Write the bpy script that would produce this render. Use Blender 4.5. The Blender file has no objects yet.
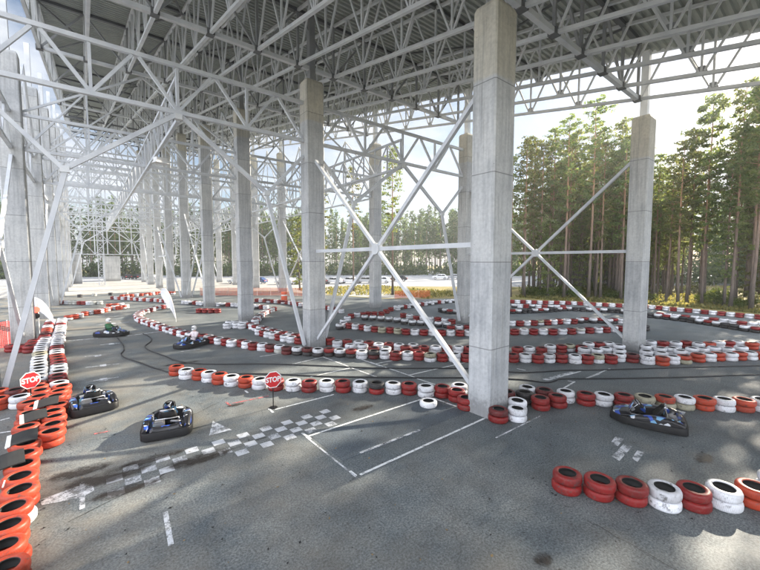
import bpy, bmesh, math, random
from mathutils import Vector, Matrix
R = math.radians
rnd = random.Random(11)
scene = bpy.context.scene
COL = scene.collection

# ------------------------------------------------------------------ helpers
class MB:
    """collects shapes; build() links them as ONE mesh object"""
    def __init__(s): s.v=[]; s.f=[]; s.m=[]
    def add(s, vs, fs, mi=0):
        o=len(s.v); s.v.extend([tuple(p) for p in vs])
        for f in fs: s.f.append(tuple(i+o for i in f)); s.m.append(mi)
        return s
    def box(s, x0,y0,z0,x1,y1,z1, mi=0):
        vs=[(x,y,z) for z in (z0,z1) for (x,y) in ((x0,y0),(x1,y0),(x1,y1),(x0,y1))]
        return s.add(vs,[(3,2,1,0),(4,5,6,7),(0,1,5,4),(1,2,6,5),(2,3,7,6),(3,0,4,7)],mi)
    def beam(s, a,b,w,h=None, mi=0, up=(0,0,1)):
        h=h or w; a=Vector(a); b=Vector(b); d=(b-a).normalized(); u=Vector(up)
        if abs(d.dot(u))>.98: u=Vector((0,1,0))
        sd=d.cross(u).normalized(); u=sd.cross(d)
        vs=[p+sd*(i*w/2)+u*(j*h/2) for p in (a,b) for (i,j) in ((-1,-1),(1,-1),(1,1),(-1,1))]
        return s.add(vs,[(0,1,2,3),(7,6,5,4),(4,5,1,0),(5,6,2,1),(6,7,3,2),(7,4,0,3)],mi)
    def tube(s, pts, r, n=8, mi=0, closed=False, caps=True):
        pts=[Vector(p) for p in pts]; N=len(pts); rs=r if isinstance(r,(list,tuple)) else [r]*N
        o=len(s.v); prev=None
        for i,p in enumerate(pts):
            if closed: d=(pts[(i+1)%N]-pts[i-1]).normalized()
            else: d=(pts[min(i+1,N-1)]-pts[max(i-1,0)]).normalized()
            if prev is None:
                u=Vector((0,0,1)) if abs(d.z)<.9 else Vector((1,0,0))
                sd=d.cross(u).normalized()
            else:
                sd=(prev-d*prev.dot(d)).normalized()
            prev=sd; u=sd.cross(d)
            for k in range(n):
                t=2*math.pi*k/n; s.v.append(tuple(p+(sd*math.cos(t)+u*math.sin(t))*rs[i]))
        for i in range(N if closed else N-1):
            a=o+i*n; b=o+((i+1)%N)*n
            for k in range(n):
                s.f.append((a+k,a+(k+1)%n,b+(k+1)%n,b+k)); s.m.append(mi)
        if caps and not closed:
            s.f.append(tuple(o+k for k in reversed(range(n)))); s.m.append(mi)
            s.f.append(tuple(o+(N-1)*n+k for k in range(n))); s.m.append(mi)
        return s
    def lathe(s, prof, n=24, mis=None, M=None, closed=False):
        o=len(s.v); P=len(prof)
        for (r,z) in prof:
            for k in range(n):
                t=2*math.pi*k/n; v=Vector((r*math.cos(t),r*math.sin(t),z))
                s.v.append(tuple(M@v if M else v))
        for i in range(P if closed else P-1):
            j=(i+1)%P
            for k in range(n):
                s.f.append((o+i*n+k,o+i*n+(k+1)%n,o+j*n+(k+1)%n,o+j*n+k)); s.m.append(mis[i] if mis else 0)
        return s
    def prism(s, poly, z0, z1, mi=0, M=None):
        n=len(poly); vs=[Vector((x,y,z)) for z in (z0,z1) for (x,y) in poly]
        if M: vs=[M@v for v in vs]
        return s.add(vs,[tuple(reversed(range(n))),tuple(range(n,2*n))]+[(i,(i+1)%n,n+(i+1)%n,n+i) for i in range(n)],mi)
    def ball(s, c, r, n=10, m=7, mi=0, sc=(1,1,1)):
        prof=[(max(1e-4,r*math.sin(math.pi*i/m)), -r*math.cos(math.pi*i/m)) for i in range(m+1)]
        return s.lathe(prof,n,[mi]*m,Matrix.Translation(c)@Matrix.Diagonal((*sc,1)))
    def mesh(s, name, mats):
        me=bpy.data.meshes.new(name); me.from_pydata(s.v,[],s.f)
        for m in (mats if isinstance(mats,(list,tuple)) else [mats]): me.materials.append(m)
        if any(s.m): me.polygons.foreach_set('material_index',s.m)
        me.update(); return me
    def build(s, name, mats, parent=None, loc=None, smooth=False, fix=True, bevel=0):
        me=s.mesh(name,mats)
        if fix:
            bm=bmesh.new(); bm.from_mesh(me); bmesh.ops.recalc_face_normals(bm,faces=bm.faces); bm.to_mesh(me); bm.free()
        if smooth: me.polygons.foreach_set('use_smooth',[True]*len(me.polygons)); 
        return link(name,me,parent,loc,bevel)
def link(name, me, parent=None, loc=None, bevel=0):
    o=bpy.data.objects.new(name,me); COL.objects.link(o)
    if parent: o.parent=parent
    if loc: o.location=loc
    if bevel:
        b=o.modifiers.new('bevel','BEVEL'); b.width=bevel; b.segments=2; b.limit_method='ANGLE'
    return o
def autosmooth(o, deg=35):
    me=o.data; bm=bmesh.new(); bm.from_mesh(me)
    for f in bm.faces: f.smooth=True
    for e in bm.edges:
        if len(e.link_faces)==2 and e.calc_face_angle(0)>R(deg): e.smooth=False
    bm.to_mesh(me); bm.free()
def empty(name, loc=(0,0,0), rz=0):
    o=bpy.data.objects.new(name,None); COL.objects.link(o); o.location=loc; o.rotation_euler=(0,0,rz); o.empty_display_size=.2
    return o
def tag(o, label=None, cat=None, group=None, kind=None):
    if label: o['label']=label
    if cat: o['category']=cat
    if group: o['group']=group
    if kind: o['kind']=kind
    return o
KIDS={}
def copy_tree(o, parent=None):
    c=o.copy(); COL.objects.link(c)
    if parent: c.parent=parent
    for ch in list(o.children): copy_tree(ch,c)
    return c
ORD='first second third fourth fifth sixth seventh eighth ninth tenth eleventh twelfth thirteenth fourteenth fifteenth sixteenth seventeenth eighteenth nineteenth'.split()
TENS={2:'twent',3:'thirt',4:'fort',5:'fift',6:'sixt',7:'sevent',8:'eight',9:'ninet'}
TENW={2:'twenty',3:'thirty',4:'forty',5:'fifty',6:'sixty',7:'seventy',8:'eighty',9:'ninety'}
def nth(i):
    n=i+1
    if n<20: return ORD[n-1]
    if n>=100: return 'hundred-and-'+nth(n-101) if n>100 else 'hundredth'
    t,u=divmod(n,10)
    return TENS[t]+'ieth' if u==0 else TENW[t]+'-'+ORD[u-1]

# ------------------------------------------------------------------ materials
def mat(name, col=(.5,.5,.5), rough=.6, metal=0., spec=.5):
    m=bpy.data.materials.new(name); m.use_nodes=True; nt=m.node_tree; b=nt.nodes['Principled BSDF']
    b.inputs['Base Color'].default_value=(*col,1); b.inputs['Roughness'].default_value=rough; b.inputs['Metallic'].default_value=metal
    b.inputs['Specular IOR Level'].default_value=spec
    return m,nt,b
def N(nt, t, **kw):
    n=nt.nodes.new(t)
    for k,v in kw.items():
        if k in n.inputs.keys() if isinstance(k,str) else False: n.inputs[k].default_value=v
        else: setattr(n,k,v)
    return n
def coords(nt, kind='Object', scale=(1,1,1)):
    tc=nt.nodes.new('ShaderNodeTexCoord'); mp=nt.nodes.new('ShaderNodeMapping'); mp.inputs['Scale'].default_value=scale
    nt.links.new(tc.outputs[kind],mp.inputs['Vector']); return mp.outputs['Vector']
def noise(nt, vec, scale, detail=4, rough=.55):
    n=nt.nodes.new('ShaderNodeTexNoise'); n.inputs['Scale'].default_value=scale; n.inputs['Detail'].default_value=detail; n.inputs['Roughness'].default_value=rough
    if vec is not None: nt.links.new(vec,n.inputs['Vector'])
    return n.outputs['Fac']
def ramp(nt, fac, stops):
    r=nt.nodes.new('ShaderNodeValToRGB'); e=r.color_ramp.elements
    while len(e)<len(stops): e.new(.5)
    for el,(p,c) in zip(e,stops): el.position=p; el.color=(*c,1) if len(c)==3 else c
    nt.links.new(fac,r.inputs['Fac']); return r.outputs['Color']
def mix(nt, fac, a, b, mode='MIX'):
    m=nt.nodes.new('ShaderNodeMix'); m.data_type='RGBA'; m.blend_type=mode
    for sock,val in ((m.inputs['Factor'],fac),(m.inputs['A'],a),(m.inputs['B'],b)):
        pass
    ins=[i for i in m.inputs if i.enabled or True]
    f=m.inputs[0]; A=m.inputs[6]; B=m.inputs[7]
    for sock,val in ((f,fac),(A,a),(B,b)):
        if hasattr(val,'is_linked') or isinstance(val,bpy.types.NodeSocket): nt.links.new(val,sock)
        elif isinstance(val,(int,float)): sock.default_value=val
        else: sock.default_value=(*val,1) if len(val)==3 else val
    return m.outputs[2]
def bump(nt, bsdf, h, strength=.3, dist=.02):
    b=nt.nodes.new('ShaderNodeBump'); b.inputs['Strength'].default_value=strength; b.inputs['Distance'].default_value=dist
    nt.links.new(h,b.inputs['Height']); nt.links.new(b.outputs['Normal'],bsdf.inputs['Normal'])
def math_(nt, op, a, b=None, clamp=False):
    m=nt.nodes.new('ShaderNodeMath'); m.operation=op; m.use_clamp=clamp
    for i,v in enumerate((a,b)):
        if v is None: continue
        if isinstance(v,(int,float)): m.inputs[i].default_value=v
        else: nt.links.new(v,m.inputs[i])
    return m.outputs[0]

# asphalt: worn blue-grey tarmac with fine aggregate, blotches, brown dust paled as painted sun, hairline cracks
def make_asphalt(name='asphalt',tint=(1,1,1)):
    m,nt,b=mat(name,rough=.8,spec=.4); v=coords(nt)
    big=noise(nt,v,.16,5,.6); med=noise(nt,v,1.1,6,.62); fine=noise(nt,v,26,4,.75)
    c=ramp(nt,big,[(.3,(.065,.082,.094)),(.5,(.112,.130,.140)),(.68,(.175,.19,.192))])
    c=mix(nt,.85,c,ramp(nt,med,[(.3,(.6,.61,.63)),(.52,(1,1,1)),(.72,(1.3,1.28,1.25))]),'MULTIPLY')
    c=mix(nt,.8,c,ramp(nt,fine,[(.33,(.18,.19,.22)),(.5,(1,1,1)),(.64,(1.9,1.85,1.75))]),'MULTIPLY')
    vo=nt.nodes.new('ShaderNodeTexVoronoi'); vo.inputs['Scale'].default_value=24; nt.links.new(v,vo.inputs['Vector'])
    sp=ramp(nt,vo.outputs['Distance'],[(.0,(1,1,1)),(.13,(0,0,0))]); pit=math_(nt,'MULTIPLY',sp,ramp(nt,noise(nt,v,2.7,3),[(.5,(0,0,0)),(.62,(1,1,1))]))
    c=mix(nt,math_(nt,'MULTIPLY',pit,.75),c,(.025,.025,.03))
    # brown dust on the left hand track, lightened to paint in warm sun
    sx=nt.nodes.new('ShaderNodeSeparateXYZ'); nt.links.new(v,sx.inputs[0])
    dust_sun_x=ramp(nt,math_(nt,'MULTIPLY',math_(nt,'ADD',sx.outputs[0],12),1/24),[(.2,(1,1,1)),(.85,(.12,.12,.12))])
    dn=ramp(nt,noise(nt,v,.45,5,.65),[(.38,(0,0,0)),(.7,(1,1,1))])
    c=mix(nt,math_(nt,'MULTIPLY',math_(nt,'MULTIPLY',dust_sun_x,dn),.75),c,(.31,.255,.18))
    # cracks
    vc=nt.nodes.new('ShaderNodeTexVoronoi'); vc.feature='DISTANCE_TO_EDGE'; vc.inputs['Scale'].default_value=.17
    wn=nt.nodes.new('ShaderNodeTexNoise'); wn.inputs['Scale'].default_value=1.3; nt.links.new(v,wn.inputs['Vector'])
    vm=nt.nodes.new('ShaderNodeVectorMath'); vm.operation='ADD'; sc=nt.nodes.new('ShaderNodeVectorMath'); sc.operation='SCALE'; sc.inputs['Scale'].default_value=.8
    nt.links.new(wn.outputs['Color'],sc.inputs[0]); nt.links.new(v,vm.inputs[0]); nt.links.new(sc.outputs[0],vm.inputs[1]); nt.links.new(vm.outputs[0],vc.inputs['Vector'])
    cr=ramp(nt,vc.outputs['Distance'],[(.0,(1,1,1)),(.0022,(0,0,0))])
    c=mix(nt,math_(nt,'MULTIPLY',cr,.3),c,(.02,.02,.02))
    c=mix(nt,1,c,tint,'MULTIPLY')
    nt.links.new(c,b.inputs['Base Color'])
    nt.links.new(ramp(nt,med,[(.3,(.58,.58,.58)),(.7,(.8,.8,.8))]),b.inputs['Roughness'])
    bump(nt,b,fine,.35,.006); return m
def make_concrete():
    m,nt,b=mat('concrete',rough=.85,spec=.3)
    v=coords(nt); n1=noise(nt,v,.9,6,.6); n2=noise(nt,v,9,5,.6); vs=coords(nt,'Object',(6,6,.35)); n3=noise(nt,vs,1.2,4)
    c=ramp(nt,n1,[(.3,(.45,.462,.475)),(.55,(.56,.568,.572)),(.75,(.62,.62,.61))])
    c=mix(nt,.7,c,ramp(nt,n2,[(.3,(.8,.8,.8)),(.6,(1.05,1.05,1.05))]),'MULTIPLY')
    c=mix(nt,.6,c,ramp(nt,n3,[(.32,(.62,.63,.65)),(.5,(.98,.98,.98)),(.66,(1.1,1.1,1.09))]),'MULTIPLY')
    sx=nt.nodes.new('ShaderNodeSeparateXYZ'); nt.links.new(v,sx.inputs[0]); z=sx.outputs[2]
    # cast joints every 2.75 m
    fr=math_(nt,'FRACT',math_(nt,'MULTIPLY',math_(nt,'ADD',z,.55),1/2.75)); j=math_(nt,'LESS_THAN',fr,.011)
    seg=math_(nt,'FLOOR',math_(nt,'MULTIPLY',math_(nt,'ADD',z,.55),1/2.75))
    oi=nt.nodes.new('ShaderNodeObjectInfo'); w=nt.nodes.new('ShaderNodeTexWhiteNoise'); w.noise_dimensions='2D'
    cb=nt.nodes.new('ShaderNodeCombineXYZ'); nt.links.new(seg,cb.inputs[0]); nt.links.new(oi.outputs['Random'],cb.inputs[1]); nt.links.new(cb.outputs[0],w.inputs['Vector'])
    c=mix(nt,.8,c,ramp(nt,w.outputs['Value'],[(0,(.86,.87,.89)),(1,(1.08,1.07,1.04))]),'MULTIPLY')
    c=mix(nt,math_(nt,'MULTIPLY',j,.65),c,(.12,.12,.12))
    # small bolt holes
    vo=nt.nodes.new('ShaderNodeTexVoronoi'); vo.inputs['Scale'].default_value=3.2; nt.links.new(v,vo.inputs['Vector'])
    c=mix(nt,math_(nt,'MULTIPLY',math_(nt,'LESS_THAN',vo.outputs['Distance'],.05),.5),c,(.1,.1,.1))
    # ochre tint on the upper end of the shaft
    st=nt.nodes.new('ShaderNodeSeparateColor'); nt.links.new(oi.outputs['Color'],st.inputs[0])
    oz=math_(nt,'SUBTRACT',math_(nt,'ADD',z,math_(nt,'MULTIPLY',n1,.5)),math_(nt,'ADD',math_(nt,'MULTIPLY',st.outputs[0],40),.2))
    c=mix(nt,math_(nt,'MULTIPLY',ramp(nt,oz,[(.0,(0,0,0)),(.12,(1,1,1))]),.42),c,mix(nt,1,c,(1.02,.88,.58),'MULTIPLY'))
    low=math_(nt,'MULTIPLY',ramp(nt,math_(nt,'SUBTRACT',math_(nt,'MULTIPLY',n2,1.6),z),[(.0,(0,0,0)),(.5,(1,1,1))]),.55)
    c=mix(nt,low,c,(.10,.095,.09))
    rr_=math_(nt,'MULTIPLY',ramp(nt,noise(nt,coords(nt,'Object',(3,3,.12)),2.2,3),[(.60,(0,0,0)),(.7,(1,1,1))]),.35)
    c=mix(nt,rr_,c,(.24,.235,.225))
    nt.links.new(c,b.inputs['Base Color']); bump(nt,b,n2,.25,.01); return m
def make_steel(name, base, rough=.42):
    m,nt,b=mat(name,rough=rough,spec=.5); v=coords(nt,'Object'); n1=noise(nt,v,1.3,4)
    c=mix(nt,1,base,ramp(nt,n1,[(.3,(.82,.83,.85)),(.7,(1.08,1.07,1.05))]),'MULTIPLY')
    nt.links.new(c,b.inputs['Base Color']); return m
def make_tyre():
    m,nt,b=mat('painted_tyre',rough=.5,spec=.4); oi=nt.nodes.new('ShaderNodeObjectInfo'); v=coords(nt)
    ad=nt.nodes.new('ShaderNodeVectorMath'); ad.operation='ADD'; nt.links.new(v,ad.inputs[0])
    cb=nt.nodes.new('ShaderNodeCombineXYZ'); nt.links.new(math_(nt,'MULTIPLY',oi.outputs['Random'],90),cb.inputs[0]); nt.links.new(cb.outputs[0],ad.inputs[1])
    p=ad.outputs[0]
    n1=noise(nt,p,5,5,.65); n2=noise(nt,p,17,4,.7); n3=noise(nt,p,2.2,3)
    c=mix(nt,1,oi.outputs['Color'],ramp(nt,n3,[(.3,(.78,.76,.74)),(.6,(1.06,1.06,1.06))]),'MULTIPLY')
    scuff=ramp(nt,n1,[(.54,(0,0,0)),(.62,(1,1,1))]); scuff=math_(nt,'MULTIPLY',scuff,ramp(nt,n2,[(.42,(0,0,0)),(.58,(1,1,1))]))
    c=mix(nt,math_(nt,'MULTIPLY',scuff,.75),c,(.035,.033,.033))
    c=mix(nt,math_(nt,'MULTIPLY',ramp(nt,n2,[(.5,(0,0,0)),(.75,(1,1,1))]),.3),c,(.2,.18,.15))
    nt.links.new(c,b.inputs['Base Color']); nt.links.new(ramp(nt,n1,[(.3,(.38,.38,.38)),(.7,(.65,.65,.65))]),b.inputs['Roughness']); 
    sx=nt.nodes.new('ShaderNodeSeparateXYZ'); nt.links.new(v,sx.inputs[0]); ang=math_(nt,'ARCTAN2',sx.outputs[1],sx.outputs[0])
    rad=math_(nt,'SQRT',math_(nt,'ADD',math_(nt,'MULTIPLY',sx.outputs[0],sx.outputs[0]),math_(nt,'MULTIPLY',sx.outputs[1],sx.outputs[1])))
    blk=math_(nt,'FRACT',math_(nt,'ADD',math_(nt,'MULTIPLY',ang,9.55),math_(nt,'MULTIPLY',sx.outputs[2],9))); groove=math_(nt,'MULTIPLY',math_(nt,'LESS_THAN',blk,.16),math_(nt,'GREATER_THAN',rad,.288))
    c2=mix(nt,math_(nt,'MULTIPLY',groove,.32),c,(.03,.025,.025)); nt.links.new(c2,b.inputs['Base Color'])
    bump(nt,b,math_(nt,'SUBTRACT',math_(nt,'MULTIPLY',n2,.35),groove),.5,.008); return m
def flat_tyre(name,col):
    m,nt,b=mat(name,rough=.5); v=coords(nt); n=noise(nt,v,3.1,5,.65)
    c=mix(nt,1,col,ramp(nt,n,[(.3,(.6,.58,.56)),(.6,(1.08,1.08,1.08))]),'MULTIPLY'); nt.links.new(c,b.inputs['Base Color']); return m
def simple(name,col,rough=.5,var=.25,scale=4,metal=0):
    m,nt,b=mat(name,rough=rough,metal=metal); v=coords(nt); n=noise(nt,v,scale,4)
    c=mix(nt,1,col,ramp(nt,n,[(.3,(1-var,)*3),(.7,(1+var*.5,)*3)]),'MULTIPLY'); nt.links.new(c,b.inputs['Base Color']); return m
def make_paint(name,col,wear=.5,scale=5):
    m,nt,b=mat(name,rough=.7); v=coords(nt); n=noise(nt,v,scale,6,.7); n2=noise(nt,v,30,3,.7)
    f=ramp(nt,math_(nt,'ADD',math_(nt,'MULTIPLY',n,.7),math_(nt,'MULTIPLY',n2,.3)),[(wear-.07,(0,0,0)),(wear+.07,(1,1,1))])
    t=nt.nodes.new('ShaderNodeBsdfTransparent'); mx=nt.nodes.new('ShaderNodeMixShader'); out=nt.nodes['Material Output']
    b.inputs['Base Color'].default_value=(*col,1)
    nt.links.new(f,mx.inputs[0]); nt.links.new(t.outputs[0],mx.inputs[1]); nt.links.new(b.outputs[0],mx.inputs[2]); nt.links.new(mx.outputs[0],out.inputs[0]); return m
def make_stain(name,col,rough=.6):
    m,nt,b=mat(name,col,rough); v=coords(nt); n=noise(nt,coords(nt,'Object',(1,.5,1)),2.6,6,.7)
    vm=nt.nodes.new('ShaderNodeVectorMath'); vm.operation='LENGTH'; nt.links.new(v,vm.inputs[0])
    fall=math_(nt,'SUBTRACT',.8,math_(nt,'MULTIPLY',vm.outputs['Value'],.8)); n=math_(nt,'MULTIPLY',math_(nt,'SUBTRACT',n,.36),2.6)
    f=ramp(nt,math_(nt,'MULTIPLY',fall,math_(nt,'ADD',n,.25)),[(.14,(0,0,0)),(.34,(.72,.72,.72))])
    t=nt.nodes.new('ShaderNodeBsdfTransparent'); mx=nt.nodes.new('ShaderNodeMixShader'); out=nt.nodes['Material Output']
    nt.links.new(f,mx.inputs[0]); nt.links.new(t.outputs[0],mx.inputs[1]); nt.links.new(b.outputs[0],mx.inputs[2]); nt.links.new(mx.outputs[0],out.inputs[0]); return m
def make_livery():
    m,nt,b=mat('kart_bodywork',rough=.28); v=coords(nt); vo=nt.nodes.new('ShaderNodeTexVoronoi'); vo.inputs['Scale'].default_value=7.5; nt.links.new(v,vo.inputs['Vector'])
    sp=nt.nodes.new('ShaderNodeSeparateColor'); nt.links.new(vo.outputs['Color'],sp.inputs[0])
    r=nt.nodes.new('ShaderNodeValToRGB'); r.color_ramp.interpolation='CONSTANT'; e=r.color_ramp.elements
    cols=[(0,(.012,.012,.015)),(.48,(.025,.07,.34)),(.6,(.55,.57,.6)),(.74,(.012,.012,.014)),(.91,(.16,.34,.52))]
    while len(e)<len(cols): e.new(.5)
    for el,(p,c) in zip(e,cols): el.position=p; el.color=(*c,1)
    nt.links.new(sp.outputs[0],r.inputs[0]); nt.links.new(r.outputs[0],b.inputs['Base Color']); return m
def make_leaf(name,c0,c1,c2,tl=1.0):
    m,nt,b=mat(name,rough=.6,spec=.3); g=nt.nodes.new('ShaderNodeNewGeometry'); oi=nt.nodes.new('ShaderNodeObjectInfo')
    n=noise(nt,coords(nt),.9,3)
    f=math_(nt,'ADD',math_(nt,'MULTIPLY',g.outputs['Random Per Island'],.55),math_(nt,'MULTIPLY',n,.45))
    c=ramp(nt,f,[(.2,c0),(.5,c1),(.8,c2)])
    hs=nt.nodes.new('ShaderNodeHueSaturation'); nt.links.new(c,hs.inputs['Color']); nt.links.new(math_(nt,'ADD',.475,math_(nt,'MULTIPLY',oi.outputs['Random'],.05)),hs.inputs['Hue'])
    nt.links.new(math_(nt,'ADD',.8,math_(nt,'MULTIPLY',oi.outputs['Random'],.45)),hs.inputs['Value'])
    tr=nt.nodes.new('ShaderNodeBsdfTranslucent'); mx=nt.nodes.new('ShaderNodeMixShader'); mx.inputs[0].default_value=.55
    nt.links.new(hs.outputs[0],b.inputs['Base Color']); nt.links.new(mix(nt,1,hs.outputs[0],(1.9*tl,1.7*tl,1.1*tl),'MULTIPLY'),tr.inputs[0]); out=nt.nodes['Material Output']
    nt.links.new(b.outputs[0],mx.inputs[1]); nt.links.new(tr.outputs[0],mx.inputs[2]); nt.links.new(mx.outputs[0],out.inputs[0]); return m
def make_bark():
    m,nt,b=mat('pine_bark',rough=.9); v=coords(nt,'Object',(4,4,.7)); n=noise(nt,v,2.5,5,.65); sx=nt.nodes.new('ShaderNodeSeparateXYZ'); nt.links.new(coords(nt),sx.inputs[0])
    z=math_(nt,'MULTIPLY',math_(nt,'ADD',sx.outputs[2],math_(nt,'MULTIPLY',n,3)),1/24)
    c=ramp(nt,z,[(.1,(.11,.095,.085)),(.4,(.20,.14,.105)),(.7,(.36,.20,.11))]); c=mix(nt,.8,c,ramp(nt,n,[(.3,(.5,.5,.5)),(.65,(1.2,1.2,1.2))]),'MULTIPLY')
    nt.links.new(c,b.inputs['Base Color']); bump(nt,b,n,.5,.04); return m
def make_terrain():
    m,nt,b=mat('forest_floor',rough=.95,spec=.2); v=coords(nt); n=noise(nt,v,.09,5,.6); n2=noise(nt,v,1.7,6,.7)
    c=ramp(nt,n,[(.3,(.11,.12,.035)),(.48,(.27,.23,.10)),(.62,(.26,.22,.11)),(.75,(.14,.15,.045))])
    c=mix(nt,.8,c,ramp(nt,n2,[(.3,(.55,.55,.5)),(.65,(1.25,1.22,1.1))]),'MULTIPLY'); nt.links.new(c,b.inputs['Base Color']); bump(nt,b,n2,.6,.08); return m

M={}
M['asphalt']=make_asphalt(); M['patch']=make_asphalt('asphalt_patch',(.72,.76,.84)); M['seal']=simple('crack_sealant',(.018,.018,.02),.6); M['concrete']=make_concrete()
M['steel']=make_steel('grey_painted_steel',(.68,.70,.72)); M['steel_lt']=make_steel('galvanised_steel',(.64,.665,.70),.42); M['steel_dk']=make_steel('dark_primed_steel',(.13,.135,.14),.5)
M['steel_mid']=make_steel('mid_grey_steel',(.30,.31,.32)); M['deck']=make_steel('profiled_roof_sheet',(.36,.38,.35),.5)
M['tyre']=make_tyre(); M['rubber']=simple('black_rubber',(.018,.018,.018),.75); 
TC={'r':(.225,.009,.009),'d':(.11,.01,.011),'w':(.72,.73,.77),'g':(.5,.5,.46),'o':(.40,.042,.014),'k':(.028,.026,.028),'v':(.36,.34,.25)}  # o is the red paint with warm sunlight put into its colour
M['marking']=make_paint('road_paint',(.72,.74,.75),.43); M['worn']=make_paint('worn_road_paint',(.60,.62,.65),.475,3.5); M['check']=make_paint('start_line_paint',(.52,.54,.57),.43,2.5); M['redmark']=make_paint('red_spray_paint',(.6,.12,.12),.5,6)
M['stain']=make_stain('oil_stain',(.035,.026,.02)); M['black']=simple('black_plastic',(.011,.011,.012),.5); M['livery']=make_livery()
M['black'].node_tree.nodes['Principled BSDF'].inputs['Specular IOR Level'].default_value=.25; M['chrome']=simple('bright_tube',(.6,.6,.62),.25,.1,4,1.0); M['engine']=simple('engine_metal',(.22,.22,.23),.4,.3,6,.7)
M['white']=simple('white_enamel',(.8,.8,.8),.4,.06); M['red']=simple('red_enamel',(.55,.02,.025),.35,.08); M['greyback']=simple('sign_back',(.4,.41,.42),.5)
M['flag']=simple('white_flag_cloth',(.82,.83,.86),.8,.05); M['hose']=simple('black_hose',(.02,.02,.022),.6)
M['pine']=make_leaf('pine_needles',(.075,.105,.04),(.12,.155,.055),(.18,.205,.08)); M['bushleaf']=make_leaf('bush_leaves',(.05,.08,.02),(.09,.125,.03),(.15,.17,.05),.7); M['farpine']=make_leaf('far_pine_needles',(.03,.055,.022),(.055,.085,.03),(.09,.12,.04))
M['bark']=make_bark(); M['terrain']=make_terrain(); M['paving']=simple('pale_paving',(.40,.385,.36),.85,.2,.4); M['road']=simple('old_road',(.30,.31,.33),.85,.2,.5)
M['orange']=simple('orange_plastic',(.75,.13,.05),.55,.1); M['redmesh']=simple('red_mesh',(.6,.06,.05),.7,.1); M['glass']=simple('dark_glass',(.015,.02,.025),.08,.1)
M['skin']=simple('skin',(.5,.32,.25),.55,.05); M['green']=simple('green_jacket',(.02,.11,.05),.8,.2); M['whitejacket']=simple('pale_jacket',(.72,.64,.66),.8,.2); M['trouser']=simple('dark_trousers',(.03,.032,.04),.8,.2)
def emit(name,col,st):
    m,nt,b=mat(name,col,.4); b.inputs['Emission Color'].default_value=(*col,1); b.inputs['Emission Strength'].default_value=st; return m
M['redlamp']=emit('red_lamp',(1,.05,.03),2.2)

# ------------------------------------------------------------------ setting: ground
def sheet(name, poly, z, m):
    mb=MB(); mb.add([(x,y,z) for x,y in poly],[tuple(range(len(poly)))]); o=mb.build(name,m); o.data.flip_normals() if o.data.polygons[0].normal.z<0 else None
    tag(o,kind='structure'); return o
sheet('terrain',[(-290,-290),(290,-290),(290,290),(-290,290)],-.012,M['terrain'])
sheet('track_asphalt',[(-60,-40),(46,-40),(47.5,-6),(48.5,4),(48.8,8),(48.6,14),(47.2,18),(43.8,25.5),(39,31.5),(34.5,34),(30.5,37.5),(27.5,46),(24,58),(16,66),(9,70),(-60,70)],-.004,M['asphalt'])
sheet('far_paving',[(-60,70.2),(8.9,70.2),(16.2,66.3),(24.4,58.4),(28,47),(31,38.5),(35,35),(40,62),(36,112),(-60,112)],-.008,M['paving'])
sheet('car_park',[(38,63),(66,38),(80,30),(112,8),(200,-30),(215,20),(150,135),(90,160),(30,160),(-50,160),(-50,112.2),(36.2,112.2)],-.0085,M['road'])

# ------------------------------------------------------------------ painted markings
WL=[(4.74,9.23,9.48,9.21),(9.65,9.09,9.79,6.81),(9.79,6.81,4.78,6.76),(10.74,14.29,10.81,11.05),(10.75,10.98,10.81,10.0),(10.78,13.87,12.23,13.74),(10.85,11.55,14.76,11.25),(9.5,12.8,9.52,12.18),(7.37,16.3,9.39,16.58),(9.39,16.58,9.47,14.31),(9.45,14.01,9.56,12.22),(9.39,14.06,7.31,14.01),(10.67,15.38,10.69,13.44),(6.84,18.7,8.13,18.64),(4.59,11.83,4.58,11.42),(4.73,11.63,7.01,11.59),(15.62,6.63,14.37,6.54),(15.49,6.86,15.52,6.58),(17.6,6.42,16.46,6.5),(15.42,9.14,15.47,8.72),(15.8,7.33,17.31,7.1),(16.42,6.52,18.79,6.44),(4.54,14.09,4.54,13.76),(-2.22,15.0,-1.76,14.88),(-2.37,16.19,-2.17,16.27),(-2.53,17.41,-2.29,17.38),(4.67,9.52,4.7,9.03),(4.68,7.04,4.68,6.78)]
WORN=[(16.99,7.22,14.85,7.51,.25),(-.34,24.41,.73,24.12,.09),(-.32,21.87,1.01,21.65,.09),(-.28,19.21,.82,19.17,.09),(-1.34,30.0,.29,29.69,.16),(1.77,29.49,4.1,29.87,.22),(1.0,8.15,.94,7.1,.09),(-.31,10.46,-.3,9.29,.09),(8.83,5.83,11.23,5.8,.05),(5.35,7.56,7.49,7.52,.09),(4.65,9.23,4.66,6.75,.05),(.34,27.26,1.31,27.17,.09),(.27,36.06,2.48,36.11,.1),(.48,41.14,3.19,40.53,.1),(3.66,22.47,4.78,22.47,.09)]
def stroke(mb,x0,y0,x1,y1,w,z):
    d=Vector((x1-x0,y1-y0,0)).normalized(); s=Vector((-d.y,d.x,0))*w/2; a=Vector((x0,y0,z)); b=Vector((x1,y1,z))
    mb.add([a-s,b-s,b+s,a+s],[(0,1,2,3)])
mb=MB()
for i,l in enumerate(WL): stroke(mb,*l,.075,.004+.0004*(i%3))
tag(mb.build('road_markings',M['marking']),kind='structure')
mb=MB()
for i,l in enumerate(WORN): stroke(mb,*l,.0038+.0003*(i%3))
for k,(x,y) in enumerate([(.2,24.2),(.35,21.75),(.3,19.15),(.9,27.2),(1.4,36.1)]): mb.add([(x-.13,y-.22,.0048),(x+.13,y-.22,.0048),(x+.13,y+.22,.0048),(x-.13,y+.22,.0048)],[(0,1,2,3)])
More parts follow.
